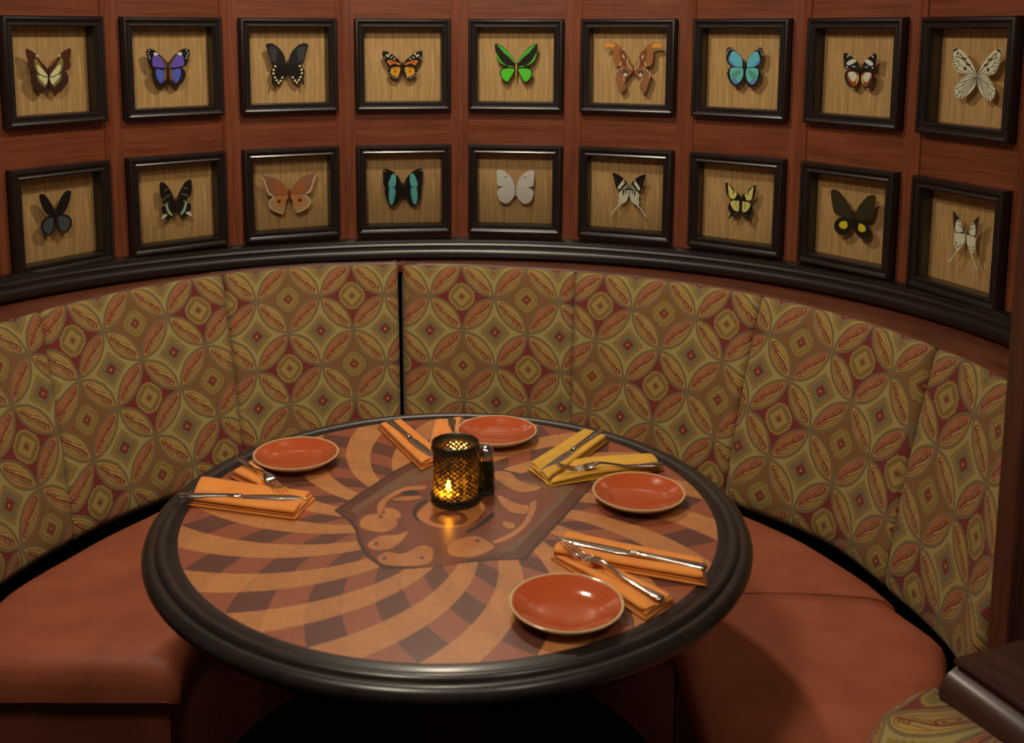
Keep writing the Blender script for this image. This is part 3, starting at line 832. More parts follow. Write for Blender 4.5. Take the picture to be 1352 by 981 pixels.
butterfly(1, 3, z, 271, 'L', (BK, [(266, 210), (240, 150), (200, 110), (152, 92), (133, 108), (134, 170), (143, 215), (200, 222), (266, 226)]),
  (BK, [(266, 224), (200, 220), (147, 224), (150, 280), (168, 330), (198, 352), (232, 330), (262, 280)]),
  [('F', TQ, 'p', [(180, 162), (203, 124), (222, 145), (216, 214), (172, 216)]), ('F', (220, 220, 214), 'd', [(147, 108), (222, 132)], 4),
   ('H', TQ, 'p', [(176, 226), (216, 226), (214, 290), (196, 340), (176, 320)])],
  (185, 310, 14), 'black butterfly with a vertical turquoise band on each wing')
WB = (222, 212, 192)
butterfly(1, 4, z, 1043, 'L', (WB, [(1037, 210), (1012, 150), (972, 112), (937, 97), (917, 108), (918, 170), (924, 205), (970, 216), (1038, 230)]),
  (WB, [(1038, 232), (970, 214), (925, 234), (921, 270), (940, 312), (977, 331), (1008, 315), (1038, 272)]),
  [('F', (60, 50, 44), 'l', [[(968, 150), (988, 142)]], 5), ('H', (150, 138, 112), 'd', [(945, 245), (940, 275), (952, 300), (975, 315), (1000, 300)], 3)],
  (195, 285, 9), 'all-white butterfly below the green birdwing')
z = (780, 210, 10.9)
IV = (220, 210, 178)
butterfly(1, 5, z, 553, 'L', (BK, [(548, 400), (500, 310), (430, 240), (370, 205), (317, 198), (340, 280), (360, 380), (385, 432), (460, 445), (548, 440)]),
  (IV, [(548, 428), (470, 438), (408, 488), (412, 560), (398, 600), (405, 640), (350, 710), (282, 795), (300, 800), (370, 715), (432, 655), (490, 625), (525, 580), (550, 500)]),
  [('F', IV, 'p', [(390, 412), (430, 350), (488, 284), (472, 342), (500, 338), (440, 400), (425, 432)]), ('F', IV, 'l', [[(455, 438), (528, 368)], [(490, 430), (540, 395)]], 10),
   ('F', (70, 62, 56), 'l', [[(385, 270), (392, 350)]], 7),
   ('H', BK, 'p', [(458, 455), (478, 450), (480, 500), (466, 532)]), ('H', BK, 'p', [(500, 440), (515, 440), (512, 495), (500, 505)])],
  (380, 520, 14), 'black and ivory swordtail with long white tails')
z = (930, 220, 10.9)
YC = (222, 202, 122)
butterfly(1, 6, z, 522, 'L', (BK, [(510, 420), (460, 350), (400, 290), (345, 232), (315, 238), (322, 350), (346, 432), (400, 475), (505, 490)]),
  (BK, [(508, 470), (400, 475), (360, 530), (346, 600), (380, 680), (352, 742), (368, 745), (400, 715), (440, 722), (495, 690), (510, 600)]),
  [('F', YC, 'p', [(350, 250), (372, 275), (395, 300), (415, 335), (445, 330), (478, 372), (455, 430), (432, 465), (370, 440), (356, 350)]),
   ('F', BK, 'l', [[(385, 282), (418, 330)], [(415, 320), (438, 350)], [(420, 345), (428, 395)], [(450, 350), (478, 385)]], 14),
   ('H', YC, 'p', [(500, 425), (498, 560), (490, 642), (438, 630), (400, 580), (378, 510), (430, 483), (462, 450)]),
   ('H', (60, 50, 30), 'l', [[(455, 500), (462, 600)]], 7), ('H', (110, 120, 140), 'd', [(425, 690), (455, 688), (480, 675)], 8)],
  (400, 680, 20), 'small pale yellow tiger swallowtail with black stripes')
z = (1070, 230, 5.2)
butterfly(1, 7, z, 295, 'L', ((50, 44, 26), [(290, 275), (262, 200), (212, 125), (176, 104), (152, 112), (157, 190), (172, 262), (210, 287), (288, 302)]),
  (BK, [(288, 308), (215, 294), (174, 330), (174, 380), (214, 417), (262, 400), (287, 360)]),
  [('H', (224, 196, 40), 'p', [(203, 338), (222, 322), (250, 324), (256, 360), (235, 376), (206, 362)])],
  (250, 370, 13), 'large dark olive butterfly with yellow hind-wing patches')
butterfly(1, 8, z, 1068, 'L', ((52, 44, 36), [(1062, 392), (1042, 330), (1012, 280), (990, 253), (990, 330), (997, 392), (1030, 404), (1062, 406)]),
  ((204, 194, 170), [(1060, 410), (1000, 404), (994, 440), (990, 490), (1008, 520), (975, 570), (955, 598), (962, 602), (990, 560), (1020, 522), (1040, 495), (1058, 460)]),
  [('F', (208, 198, 172), 'p', [(1000, 385), (1010, 320), (1028, 310), (1045, 350), (1052, 385), (1030, 400)]), ('F', BK, 'l', [[(1000, 290), (1030, 330)], [(1030, 345), (1050, 380)]], 6),
   ('H', BK, 'd', [(1000, 490), (1015, 500), (1030, 488), (1004, 470)], 6)],
  (375, 450, 8), 'small ivory swordtail with long tails, last in the bottom row')
LAB = {(0, 0): 'dark brown butterfly with a pale cream-green centre', (0, 1): 'blue-violet butterfly with white-dotted black tips', (0, 2): 'large black swallowtail with cream spots',
       (0, 3): 'small orange tiger-striped butterfly', (0, 4): 'bright green and black birdwing', (0, 5): 'large tawny atlas moth', (0, 6): 'sky-blue morpho butterfly',
       (0, 7): 'black butterfly with cream-and-rust hind wings', (0, 8): 'white black-veined paper kite butterfly', (1, 0): 'plain black butterfly with slate hind wings',
       (1, 1): 'small dark butterfly with pale green bands', (1, 2): 'pinkish-orange moth with eye spots', (1, 3): 'black butterfly with turquoise bands', (1, 4): 'all-white butterfly',
       (1, 5): 'black and ivory long-tailed swordtail', (1, 6): 'small pale yellow swallowtail', (1, 7): 'dark olive butterfly with yellow patches', (1, 8): 'small ivory long-tailed butterfly'}
for k, (root, M) in FR.items():
    tag(root, 'dark wood shadow box frame holding the '+LAB[k], 'picture frame', 'dark square shadow boxes on the curved wall')

# ------------------------------------------------------------------ table
tb = empty('round_table', (TX, TY, 0))
tag(tb, 'round marquetry-topped dining table with thick dark rim', 'table')
m = MB(); m.lathe([(0.0, .7500), (.1, .7500), (.3, .7500), (.4505, .7500), (.4505, .742), (0, .742)], 96)
top = m.build('tabletop', MT['marquetry'], tb)
for p in top.data.polygons: p.use_smooth = False
m = MB(); m.lathe([(.4503, .7400), (.4503, .7502), (.466, .7505), (.4685, .7495), (.4705, .7500), (.4735, .7522), (.478, .7532), (.4825, .7520), (.4850, .7485), (.4860, .7455), (.4885, .7452),
                   (.493, .7475), (.499, .7465), (.5045, .7420), (.5070, .7350), (.5062, .7275), (.5020, .7215), (.4965, .7185), (.4935, .7130), (.4860, .7100), (.4800, .7020), (.47, .70), (.47, .7400)], 128)
sharp(m.build('table_rim', MT['rim'], tb), 40)
m = MB(); m.lathe([(0, .742), (.47, .742), (.47, .70), (.43, .69), (.05, .69), (.05, .68), (0, .68)], 64)
sharp(m.build('table_apron', MT['rim'], tb), 30)
m = MB(); m.lathe([(.0, .69), (.10, .69), (.10, .67), (.045, .64), (.04, .60), (.055, .56), (.06, .45), (.05, .34), (.045, .22), (.07, .14), (.075, .10), (.05, .08), (0, .08)], 40)
sharp(m.build('pedestal', MT['pedestal'], tb), 40)
m = MB(); m.lathe([(0, .085), (.08, .085), (.14, .05), (.20, .035), (.21, .015), (.21, 0), (0, 0)], 56)
sharp(m.build('table_base', plain('black_iron', (.006, .005, .005), .7), tb), 40)
# inlaid emblem -------------------------------------------------------------
def tpt(x, y): p = onz(x, y, TZ); return (p.x-TX, p.y-TY)
def z4(P): return [tpt(430+a/6.438, 640+b/6.438) for a, b in P]
def z5(P): return [tpt(600+a/6.54, 610+b/6.54) for a, b in P]
outl = [tpt(*p) for p in ((441, 674), (480, 648), (522, 621), (560, 601), (583, 590), (612, 606), (655, 618), (700, 628), (745, 634), (787, 637), (752, 676), (722, 708), (694, 739), (650, 740), (600, 744), (545, 751), (506, 751), (484, 736), (473, 718), (469, 700), (460, 688))]
def shrink(P, k):
    cx = sum(p[0] for p in P)/len(P); cy = sum(p[1] for p in P)/len(P)
    return [(cx+(x-cx)*k, cy+(y-cy)*k) for x, y in P]
m = MB()
def inl(P, z, mi, smooth=True):
    Q = catmull(P, 3) if smooth else P
    b = m.add([(x, y, z) for x, y in Q])
    for tr in tri_fan(Q): m.face([b+k for k in tr], mi, None, False)
inl(outl, .7502, 1, False); inl(shrink(outl, .975), .75035, 0, False); inl(shrink(outl, .86), .7505, 2, False)
inl(z4([(300, 210), (560, 60), (850, -40), (1352, -60), (1950, 60), (1900, 200), (1700, 420), (1380, 600), (900, 700), (520, 680), (330, 520), (270, 340)]), .7506, 4)
for P in ([(290, 330), (330, 270), (450, 250), (560, 262), (612, 340), (520, 400), (400, 402), (310, 372)],
          [(360, 505), (450, 442), (600, 430), (700, 402), (645, 480), (560, 545), (450, 562), (380, 545)],
          [(440, 625), (520, 572), (640, 592), (800, 522), (905, 545), (900, 650), (800, 690), (560, 692), (460, 665)],
          [(440, 240), (450, 160), (540, 84), (700, 20), (850, 12), (830, 45), (700, 52), (565, 112), (505, 172), (480, 240)],
          [(500, 200), (600, 215), (640, 260), (600, 300), (520, 262)],
          [(780, 250), (860, 172), (930, 140), (1200, 100), (1352, 175), (1290, 300), (1180, 358), (980, 372), (850, 335), (795, 295)],
          [(560, 130), (700, 100), (830, 110), (700, 140)]):
    _z = globals().get('_z', .7508)+.00002; inl(z4(P), _z, 3)
for P in ([(0, 690), (180, 642), (330, 720), (300, 772), (150, 828), (-20, 815), (-60, 750)],
          [(330, 690), (480, 622), (590, 532), (642, 430), (660, 352), (710, 342), (692, 440), (620, 560), (500, 652), (380, 705)],
          [(345, 90), (480, 92), (560, 172), (750, 222), (640, 262), (520, 252), (380, 172)],
          [(370, 292), (450, 322), (560, 372), (640, 382), (622, 450), (500, 442), (420, 382)],
          [(420, 520), (520, 540), (500, 580), (440, 570)]):
    _z += .00002; inl(z5(P), _z, 3)
inl(z4([(580, 522), (740, 462), (840, 500), (665, 590)]), .7511, 4, False)
inl(z4([(880, 290), (960, 240), (1100, 225), (1200, 270), (1190, 325), (1080, 350), (940, 335)]), .7511, 4)
inl(z4([(950, 290), (1000, 265), (1040, 290), (1000, 320)]), .7512, 3); inl(z4([(1070, 285), (1120, 262), (1150, 290), (1110, 318)]), .7512, 3)
inl(z4([(640, 70), (720, 50), (800, 70), (760, 92), (680, 92)]), .7511, 1)
inl(z4([(735, 250), (760, 180), (850, 130), (860, 150), (790, 200), (770, 260), (800, 310), (770, 300)]), .7511, 1)
inl(z5([(100, 600), (200, 540), (330, 440), (345, 470), (250, 545), (130, 610)]), .7511, 1)
for c_ in ((430, 505), (500, 630), (820, 625), (470, 275), (1290, 480)):
    inl(z4([(c_[0]+20*math.cos(a), c_[1]+14*math.sin(a)) for a in (0, 1.05, 2.1, 3.14, 4.2, 5.25)]), .75115, 4)
m.build('inlaid_emblem', [MT['in_border'], MT['in_line'], MT['in_field'], MT['in_light'], MT['in_mid']], tb)

# ------------------------------------------------------------------ plates
def plate(x, y, rz):
    r = empty('side_plate', (x, y, TZ+.0013), rz)
    m = MB(); m.lathe([(0, .0055), (.012, .0056), (.024, .0059), (.034, .0065), (.042, .0074), (.049, .0088), (.055, .0107), (.061, .0132), (.067, .0160), (.073, .0187), (.0775, .0205), (.0797, .0212), (.0808, .0208)], 96)
    m.build('glazed_well', MT['glaze'], r)
    m = MB(); m.lathe([(.0808, .0208), (.0812, .0195), (.079, .0165), (.070, .0105), (.058, .0045), (.047, .0020), (.045, 0), (.042, 0), (.041, .0022), (0, .0025)], 96)
    m.build('underside', MT['cream_glaze'], r)
    return r
for (x, y), lab in (((.112, 1.430), 'terracotta-glazed side plate nearest the camera, beside the orange napkin'),
                    ((.265, 1.803), 'terracotta-glazed side plate touching the yellow napkin'),
                    ((-.3655, 1.972), 'terracotta-glazed side plate at the left edge of the table'),
                    ((.0185, 2.095), 'terracotta-glazed side plate behind the candle holder')):
    tag(plate(x, y, random.random()*6), lab, 'plate', 'terracotta side plates on the table')

# ------------------------------------------------------------------ napkins
def napkin(arms, mat, label):
    cx = sum(onz(*p, .757).x for a in arms for p in a)/8; cy = sum(onz(*p, .757).y for a in arms for p in a)/8
    root = MB(); m = root; k_ = 0
    for a in arms:
        A = [onz(*p, .757) for p in a]     # c0 c1 (corner end), e1, e0 (far end)
        for layer, (z0, z1, ins, sh) in enumerate(((.0002, .0054, 0, 0), (.0048, .0100, .003, .0012), (.0094, .0172, .006, -.001))):
            nL, nW = 26, 14; top_, bot = [], []
            for i in range(nL+1):
                t = i/nL; rt, rb = [], []
                for j in range(nW+1):
                    w = j/nW
                    P = (A[0]*(1-w)+A[1]*w)*(1-t)+(A[3]*(1-w)+A[2]*w)*t
                    W = (A[1]-A[0]).length*(1-t)+(A[2]-A[3]).length*t
                    dirw = ((A[1]-A[0])*(1-t)+(A[2]-A[3])*t).normalized()
                    dirl = ((A[3]+A[2])-(A[0]+A[1])).normalized()
                    off = (0.5-w)*2*ins*.5
                    P = P+dirw*(off+sh)+dirl*((.5-t)*2*ins*(.9+.3*math.sin(3*layer+k_)))
                    P = P+dirl*.0015*math.sin(w*5+layer*2+k_)
                    ed = min(w, 1-w)*W; rise = math.sqrt(max(0, 1-(1-min(1, ed/.0085))**2))
                    ee = min(t+.02, 1-t+.0)*.2; rise2 = math.sqrt(max(0, 1-(1-min(1, ee/.003))**2)) if t > .5 else 1
                    crease = .0052*math.exp(-((w-.52)/.15)**2) if layer == 2 else 0
                    mid = (z0+z1)/2; puff = .0018*math.sin(6*t+layer+k_*2)*math.sin(math.pi*w)*(1 if layer else 0)
                    low = (.50+.50*min(1, t/.34)) if k_ == 1 else 1.0
                    h = (z1-z0)/2*rise*rise2; h *= low; mid *= low; puff *= low
                    lift = .0015*math.sin(math.pi*w)*math.exp(-t*9)
                    zb_ = TZ+mid-h+(puff+lift if layer else 0); zt_ = TZ+mid+h+puff-crease+(lift if layer else 0)
                    rt.append((P.x-cx, P.y-cy, zt_-TZ)); rb.append((P.x-cx, P.y-cy, max(zb_-TZ, .0006)))
                top_.append(rt); bot.append(rb)
            m.grid(top_, 0); m.grid(bot, 0, flip=True)
            ring = lambda g: [g[i][0] for i in range(nL+1)]
            m.grid([[top_[i][0], bot[i][0]] for i in range(nL+1)], 0); m.grid([[top_[i][-1], bot[i][-1]] for i in range(nL+1)], 0)
            m.grid([[top_[0][j], bot[0][j]] for j in range(nW+1)], 0); m.grid([[top_[-1][j], bot[-1][j]] for j in range(nW+1)], 0)
        k_ += 1
    o = m.build('napkin', mat); o.location = (cx, cy, TZ)
    tag(o, label, 'napkin', 'folded cloth napkins on the table')
    return o
napkin([[(726.6, 734), (746, 705), (929.6, 742), (934, 771)], [(727.7, 733), (768, 733), (892, 791), (852, 815)]], MT['napkin'], 'folded orange napkin beside the nearest plate, under crossed knife and fork')
napkin([[(724, 638), (697, 615), (770.5, 568.6), (805, 579)], [(724.4, 639), (722, 611), (865.5, 602), (876, 618)]], MT['napkin_y'], 'folded yellow napkin, the only yellow one')
napkin([[(390, 683), (416, 654), (264.4, 632), (248, 664)], [(362, 656), (386, 648), (330, 611), (302.5, 626)]], MT['napkin'], 'folded orange napkin at the left edge of the table')
napkin([[(556, 618), (589, 604), (531.5, 556.5), (498, 562)], [(562, 606), (601, 606), (613, 552.5), (573, 556.5)]], MT['napkin'], 'folded orange napkin behind the candle holder')

# ------------------------------------------------------------------ cutlery
def place(root, a, b, z, L, pitch=0.0):
    A, B = onz(*a, TZ+z), onz(*b, TZ+z); d = (B-A); c = (A+B)/2
    root.location = (c.x, c.y, TZ+z); root.rotation_euler = (0, pitch, math.atan2(d.y, d.x))
def knife(a, b, z, label, L=.238):       # a = blade tip, b = handle end; local +X runs to the handle end
    r = empty('table_knife'); k = L/.238
    m = MB(); S = []
    for x, hw, hh, yc in ((-.119, .0012, .0006, .002), (-.115, .0042, .0008, .002), (-.105, .0070, .001, .001), (-.085, .0088, .0011, 0), (-.05, .0095, .0012, 0), (-.02, .0090, .0014, 0), (-.004, .0070, .0018, 0), (.004, .0052, .0026, 0)):
        S.append((x*k, yc, .0018, hw, hh, .8))
    m.loft(S, 0, 14); m.build('blade', MT['steel'], r)
    m = MB(); S = []
    for x, hw, hh in ((.000, .0045, .0028), (.004, .0062, .0038), (.008, .0045, .0030), (.012, .0066, .0042), (.016, .0052, .0036), (.03, .0056, .0038), (.06, .0066, .0040), (.09, .0080, .0042), (.103, .0092, .0044), (.108, .0080, .004), (.112, .0095, .0044), (.117, .0070, .0036), (.119, .0030, .0018)):
        S.append((x*k, 0, .0036, hw, hh, .85))
    m.loft(S, 0, 16); m.build('handle', MT['steel'], r)
    place(r, a, b, z, L); tag(r, label, 'knife', 'polished table knives'); return r
def fork(a, b, z, label, pitch=0.0, flip=1):
    r = empty('table_fork'); L = .205
    def zc(x):   # side profile: tips up, bowl down, neck arched
        t = (x+.1025)/.205
        return .0018+.0095*math.exp(-((t-.42)/.14)**2)+.013*max(0, (.20-t)/.20)**1.5
    m = MB(); S = []
    for x, hw, hh in ((-.047, .0112, .0010), (-.038, .0116, .0012), (-.030, .0100, .0014), (-.022, .0055, .0018), (-.014, .0034, .0022), (.0, .0028, .0022), (.03, .0034, .0022), (.06, .0052, .0022), (.082, .0078, .0024), (.090, .0088, .0026), (.094, .0074, .0024), (.098, .0088, .0026), (.1015, .0050, .0018), (.1025, .002, .001)):
        S.append((x, 0, zc(x), hw, hh, .85))
    m.loft(S, 0, 14); m.build('handle', MT['steel'], r)
    for q in range(4):
        m = MB(); y = (q-1.5)*.0064; S = []
        for x, hw in ((-.042, .0019), (-.052, .0015), (-.062, .0014), (-.072, .0014), (-.082, .0013), (-.092, .0011), (-.099, .0009), (-.1025, .0003)):
            S.append((x, y, zc(x), hw, .0011 if hw > .001 else .0006, .9))
        m.loft(S, 0, 8); m.build('tine', MT['steel'], r)
    place(r, a, b, z, L, pitch); tag(r, label, 'fork', 'polished table forks'); return r
NZ = .0142
knife((733, 711), (935, 753), NZ, 'polished knife on the orange napkin beside the nearest plate', .243)
knife((406, 657.5), (234, 657), NZ, 'polished knife on the napkin at the left edge, handle over the rim', .228)
knife((713.7, 625.4), (793.6, 570.4), NZ, 'polished knife on the yellow napkin')
knife((572, 603.5), (513.7, 558.4), NZ, 'polished knife on the orange napkin behind the candle holder', .215)
fork((741, 722), (878.5, 794), NZ+.003, 'silver fork crossing the knife beside the nearest plate', R_(0))
fork((736, 622), (872, 614), NZ+.003, 'silver fork on the yellow napkin beside a plate')
fork((377, 652), (314, 605), NZ+.002, 'silver fork at the left edge, tines under the knife\'s napkin')
fork((603, 606), (596, 553), NZ+.003, 'silver fork mostly hidden behind the candle holder')

# ------------------------------------------------------------------ candle holder and shaker
def cup_mat():
    t = NT('amber_mercury_glass'); x, y, z = t.sep(t.obj())
    th = y.op('ARCTAN2', x)
    a = (th*3.5014+z*120.0); b = (th*3.5014-z*120.0)
    dia = ((a.frac()-.5).abs()).max((b.frac()-.5).abs())          # quilted lozenges
    mot = t.noise(t.obj(), 85, 4, .7)
    bp = t.bump((dia*.7+mot*.5).s, .9, .003)
    tr = t.n('ShaderNodeBsdfTransparent'); tr.inputs[0].default_value = (.60, .30, .035, 1)
    tl = t.n('ShaderNodeBsdfTranslucent'); tl.inputs[0].default_value = (.42, .20, .03, 1)
    gl = t.n('ShaderNodeBsdfGlossy'); gl.inputs['Roughness'].default_value = .12; gl.inputs[0].default_value = (.55, .45, .30, 1); t.l(bp, gl.inputs['Normal'])
    df = t.n('ShaderNodeBsdfDiffuse'); df.inputs[0].default_value = (.010, .006, .004, 1)
    rf = t.n('ShaderNodeBsdfRefraction'); rf.inputs['IOR'].default_value = 1.06; rf.inputs['Roughness'].default_value = .42; rf.inputs[0].default_value = (.70, .36, .045, 1); t.l(bp, rf.inputs['Normal'])
    m0 = t.n('ShaderNodeMixShader'); m0.inputs[0].default_value = .55; t.l(tr.outputs[0], m0.inputs[1]); t.l(rf.outputs[0], m0.inputs[2])
    m1 = t.n('ShaderNodeMixShader'); m1.inputs[0].default_value = .13; t.l(m0.outputs[0], m1.inputs[1]); t.l(tl.outputs[0], m1.inputs[2])
    m2 = t.n('ShaderNodeMixShader'); t.l((mot*1.3+dia*.8).smooth(.72, .98)*.40+.58, m2.inputs[0]); t.l(m1.outputs[0], m2.inputs[1]); t.l(df.outputs[0], m2.inputs[2])
    m3 = t.n('ShaderNodeMixShader'); m3.inputs[0].default_value = .14; t.l(m2.outputs[0], m3.inputs[1]); t.l(gl.outputs[0], m3.inputs[2])
    t.l(m3.outputs[0], t.out.inputs[0]); return t.m
def emis(name, c, s):
    t = NT(name); e = t.n('ShaderNodeEmission'); e.inputs[0].default_value = (*c, 1); e.inputs[1].default_value = s
    t.l(e.outputs[0], t.out.inputs[0]); return t.m
KX, KY = -.0565, 1.806
ch = empty('candle_holder', (KX, KY, TZ))
tag(ch, 'dark amber mercury-glass candle holder glowing at the table centre', 'candle holder')
m = MB()
m.lathe([(.0385, .010), (.0392, .018), (.0392, .090), (.0398, .098)], 64)
m.build('glass_cup', cup_mat(), ch)
dk = NT('dark_antiqued_metal'); nn = dk.noise(dk.obj(), 160, 3, .6)
dk.principled(dk.mix(nn, (.012, .009, .006), (.06, .045, .028)), .35, dk.bump(nn.s, .5, .002), Metallic=.6)
def beads(m, r, z, n, br):
    for k in range(n):
        a = 2*math.pi*k/n; c = (r*math.cos(a), r*math.sin(a))
        m.lathe([(0, z-br), (br*.7, z-br*.7), (br, z), (br*.7, z+br*.7), (0, z+br)], 8, c=c)
m = MB(); m.lathe([(.0375, .0955), (.0405, .0955), (.0412, .100), (.0418, .106), (.0412, .110), (.0395, .1105), (.0372, .108), (.0372, .0955)], 64); beads(m, .0408, .0985, 34, .0024)
m.build('rim_band', dk.m, ch)
m = MB(); m.lathe([(0, 0), (.0385, 0), (.0418, .003), (.0422, .008), (.0412, .014), (.0395, .017), (.0372, .015), (.0372, .004), (0, .004)], 64); beads(m, .0412, .0150, 34, .0026); beads(m, .0408, .0035, 34, .0026)
m.build('foot_band', dk.m, ch)
cn = empty('tealight_candle', (KX-.011, KY-.013, TZ+.004)); tag(cn, 'lit tealight candle burning inside the amber glass holder', 'candle')
m = MB(); m.lathe([(0, 0), (.0185, 0), (.0190, .016), (.0180, .016), (.0178, .013), (0, .0125)], 32)
m.build('wax_cup', plain('candle_wax', (.75, .62, .42), .5, Subsurface_Weight=.0), cn)
m = MB(); m.lathe([(0, .0124), (.0006, .0124), (.0006, .021), (0, .021)], 8); m.build('wick', plain('wick', (.01, .01, .01), .9), cn)
m = MB(); m.lathe([(0, .0185), (.0028, .0205), (.0044, .025), (.0040, .030), (.0022, .036), (.0006, .041), (0, .042)], 20)
m.build('flame', emis('candle_flame', (1.0, .66, .22), 700), cn)

sh = empty('pepper_shaker', (-.0035, 1.8385, TZ)); tag(sh, 'small glass pepper shaker with steel cap behind the candle holder', 'shaker')
def clear():
    t = NT('thick_greenish_glass')
    a = t.n('ShaderNodeBsdfTransparent'); a.inputs[0].default_value = (.62, .72, .64, 1)
    g = t.n('ShaderNodeBsdfGlossy'); g.inputs['Roughness'].default_value = .08
    f = t.n('ShaderNodeFresnel'); f.inputs[0].default_value = 1.4
    m = t.n('ShaderNodeMixShader'); t.l(f.outputs[0], m.inputs[0]); t.l(a.outputs[0], m.inputs[1]); t.l(g.outputs[0], m.inputs[2])
    t.l(m.outputs[0], t.out.inputs[0]); return t.m
m = MB(); m.lathe([(0, 0), (.0150, 0), (.0165, .003), (.0165, .010), (.0150, .050), (.0135, .068), (.0125, .068), (.0135, .050), (.0148, .011), (.0, .010)], 10, smooth=False)
m.build('glass_body', clear(), sh)
pp = NT('ground_pepper'); n1 = pp.noise(pp.obj(), 700, 2, .7); pp.principled(pp.mix(n1.smooth(.4, .6), (.035, .038, .024), (.16, .155, .10)), .9)
m = MB(); m.lathe([(0, .0080), (.0142, .0085), (.0148, .012), (.0134, .058), (.0122, .064), (0, .065)], 20); m.build('pepper', pp.m, sh)
m = MB(); m.lathe([(.0128, .066), (.0152, .066), (.0154, .073), (.0148, .075), (.0146, .080), (.0125, .0850), (.0080, .0892), (0, .0906)], 32)
cap_ = m.build('shaker_cap', MT['steel'], sh); sharp(cap_, 40)
m = MB()
for k in range(5):
    a = k*2*math.pi/5; m.lathe([(0, .0892), (.0009, .0892), (.0009, .0902), (0, .0903)], 8, c=(.0045*math.cos(a), .0045*math.sin(a)))
m.build('hole', plain('shaker_hole', (.005, .005, .005), .8), cap_)

# ------------------------------------------------------------------ post and end partition on the right
m = MB()
px0, py0 = .894, 1.792
for (x0, x1, y0, y1, z0, z1) in ((px0, 1.22, 1.735, py0+.01, 0, 2.9), (px0+.035, 1.10, 1.722, 1.736, .62, 2.9), (px0+.06, 1.07, 1.712, 1.723, .66, 2.9)):
    m.box(x0, x1, y0, y1, z0, z1)
o = m.build('booth_post', MT['post']); bevel(o, .006, 3); o['label'] = 'dark red wooden post at the right end of the booth'; o['category'] = 'post'

pt = empty('end_partition', (.78, 1.4, 0)); tag(pt, 'low wooden end partition with moulded cap at lower right', 'partition')
A = Vector((.715, 1.537, 0)); D = Vector((.05, -.125, 0)).normalized(); Nn = Vector((-D.y, D.x, 0))  # Nn points to +x side
if Nn.x < 0: Nn = -Nn
LP = .55
def strip(prof, s0, s1, n=2):
    rows = []; uvs = []; acc = [0]; pr = prof+[prof[0]]
    for p, q in zip(pr, pr[1:]): acc.append(acc[-1]+math.hypot(q[0]-p[0], q[1]-p[1]))
    for k in range(n+1):
        s_ = s0+(s1-s0)*k/n
        rows.append([tuple(A+D*s_+Nn*a+Vector((0, 0, zz))) for a, zz in pr]); uvs.append([(s_, q) for q in acc])
    return rows, uvs
pr = [(.004, .6205), (.0005, .6195), (-.001, .6155), (.001, .6115), (.006, .6095), (.006, .606), (.000, .603), (-.010, .598), (-.019, .590), (-.025, .578), (-.027, .566), (-.022, .556), (-.010, .552), (.012, .550), (.018, .53),
      (.16, .53), (.178, .560), (.176, .585), (.178, .612), (.172, .620)]
rows, uvs = strip(pr, 0, LP); m = MB(); m.grid(rows, 0, uvs=uvs); m.poly(rows[0][:-1]); m.poly(rows[-1][:-1])
o = m.build('cap_rail', MT['cap'], pt); sharp(o, 30); o.matrix_parent_inverse = Matrix.Translation(-pt.location)
pr = [(.02, .53), (.02, 0), (.165, 0), (.165, .53)]
rows, uvs = strip(pr, .01, LP-.01); m = MB(); m.grid(rows, 0, uvs=uvs, smooth=False); m.poly(rows[0][:-1]); m.poly(rows[-1][:-1])
o = m.build('partition_body', MT['post'], pt); o.matrix_parent_inverse = Matrix.Translation(-pt.location)
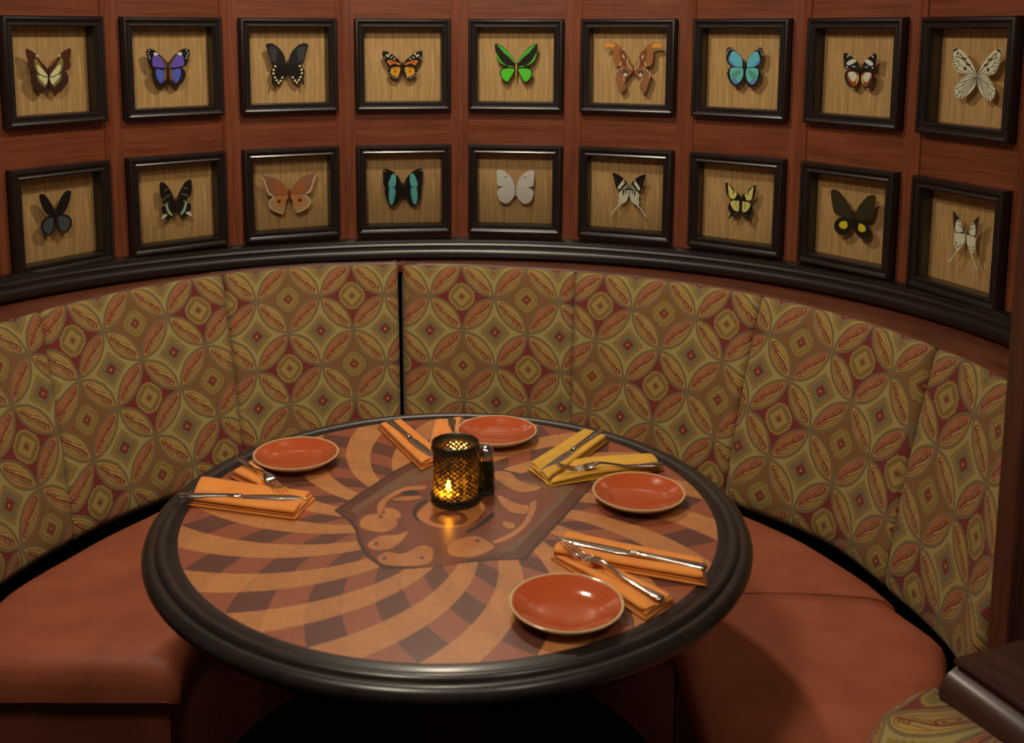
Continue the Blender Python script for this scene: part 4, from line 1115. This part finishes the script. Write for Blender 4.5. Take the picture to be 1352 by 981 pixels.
# fat patterned end pad on the partition's inner side, rounded shoulder towards the booth
m = MB(); rows = []; uvs = []
npts = 30
for k in range(npts+1):
    s_ = -.045+.56*(k/npts)**1.3
    rnd = math.sqrt(max(0, 1-(1-min(1, (s_+.046)/.17))**2))
    Wd = .235*rnd+.004; r_, u_ = [], []
    for q in range(25):
        an = math.pi*q/24
        c, sn = math.cos(an), math.sin(an)
        off = .022*rnd+Wd*.95*(abs(sn)**.6); zz = .506+.060*math.copysign(abs(c)**.55, c)*(.55+.45*rnd)
        r_.append(tuple(A+D*s_+Nn*(.010-off)+Vector((0, 0, zz)))); u_.append((s_+.10, .02+.36*q/24))
    rows.append(r_); uvs.append(u_)
m.grid(rows, 0, uvs=uvs); m.poly(rows[-1], 0, uv=uvs[-1]); m.poly(rows[0], 0, uv=uvs[0])
b = [[r[0], r[-1]] for r in rows]; m.grid(b, 0, smooth=False)
o = m.build('patterned_pad', MT['fabric'], pt); o.matrix_parent_inverse = Matrix.Translation(-pt.location)
# low wooden plinth between post and partition
m = MB()
m.slab([Vector((.735, 1.552, 0)), Vector((.88, 1.60, 0)), Vector((.96, 1.705, 0)), Vector((.885, 1.728, 0)), Vector((.862, 1.79, 0))], Vector((0, 0, .425)))
o = m.build('booth_plinth', MT['post']); o['label'] = 'low dark wooden plinth joining the post to the end partition'; o['category'] = 'plinth'

# ------------------------------------------------------------------ light
def area(name, loc, size, energy, color, target, shape='DISK'):
    L = bpy.data.lights.new(name, 'AREA'); L.shape = shape; L.size = size; L.energy = energy; L.color = color
    o = bpy.data.objects.new(name, L); COL.objects.link(o); o.location = loc
    o.rotation_euler = (Vector(target)-Vector(loc)).to_track_quat('-Z', 'Y').to_euler(); return o
WARM = (1.0, .87, .67)
area('pendant_lamp_light', (-.12, 2.50, 2.22), .13, 10.5, WARM, (-.1, 2.5, .5))
area('aisle_lamp_light', (-.55, .7, 2.75), .4, 22, WARM, (-.2, 2.2, .6))
area('ceiling_lamp_light', (.8, .2, 2.8), .4, 9, WARM, (.2, 2.4, .8))
w = bpy.data.worlds.new('world'); scn.world = w; w.use_nodes = True
bg = w.node_tree.nodes['Background']; bg.inputs[0].default_value = (1.0, .72, .50, 1); bg.inputs[1].default_value = .07
vs = scn.view_settings; vs.view_transform = 'Standard'; vs.look = 'None'; vs.gamma = 1; vs.use_curve_mapping = False; vs.exposure = 0.0
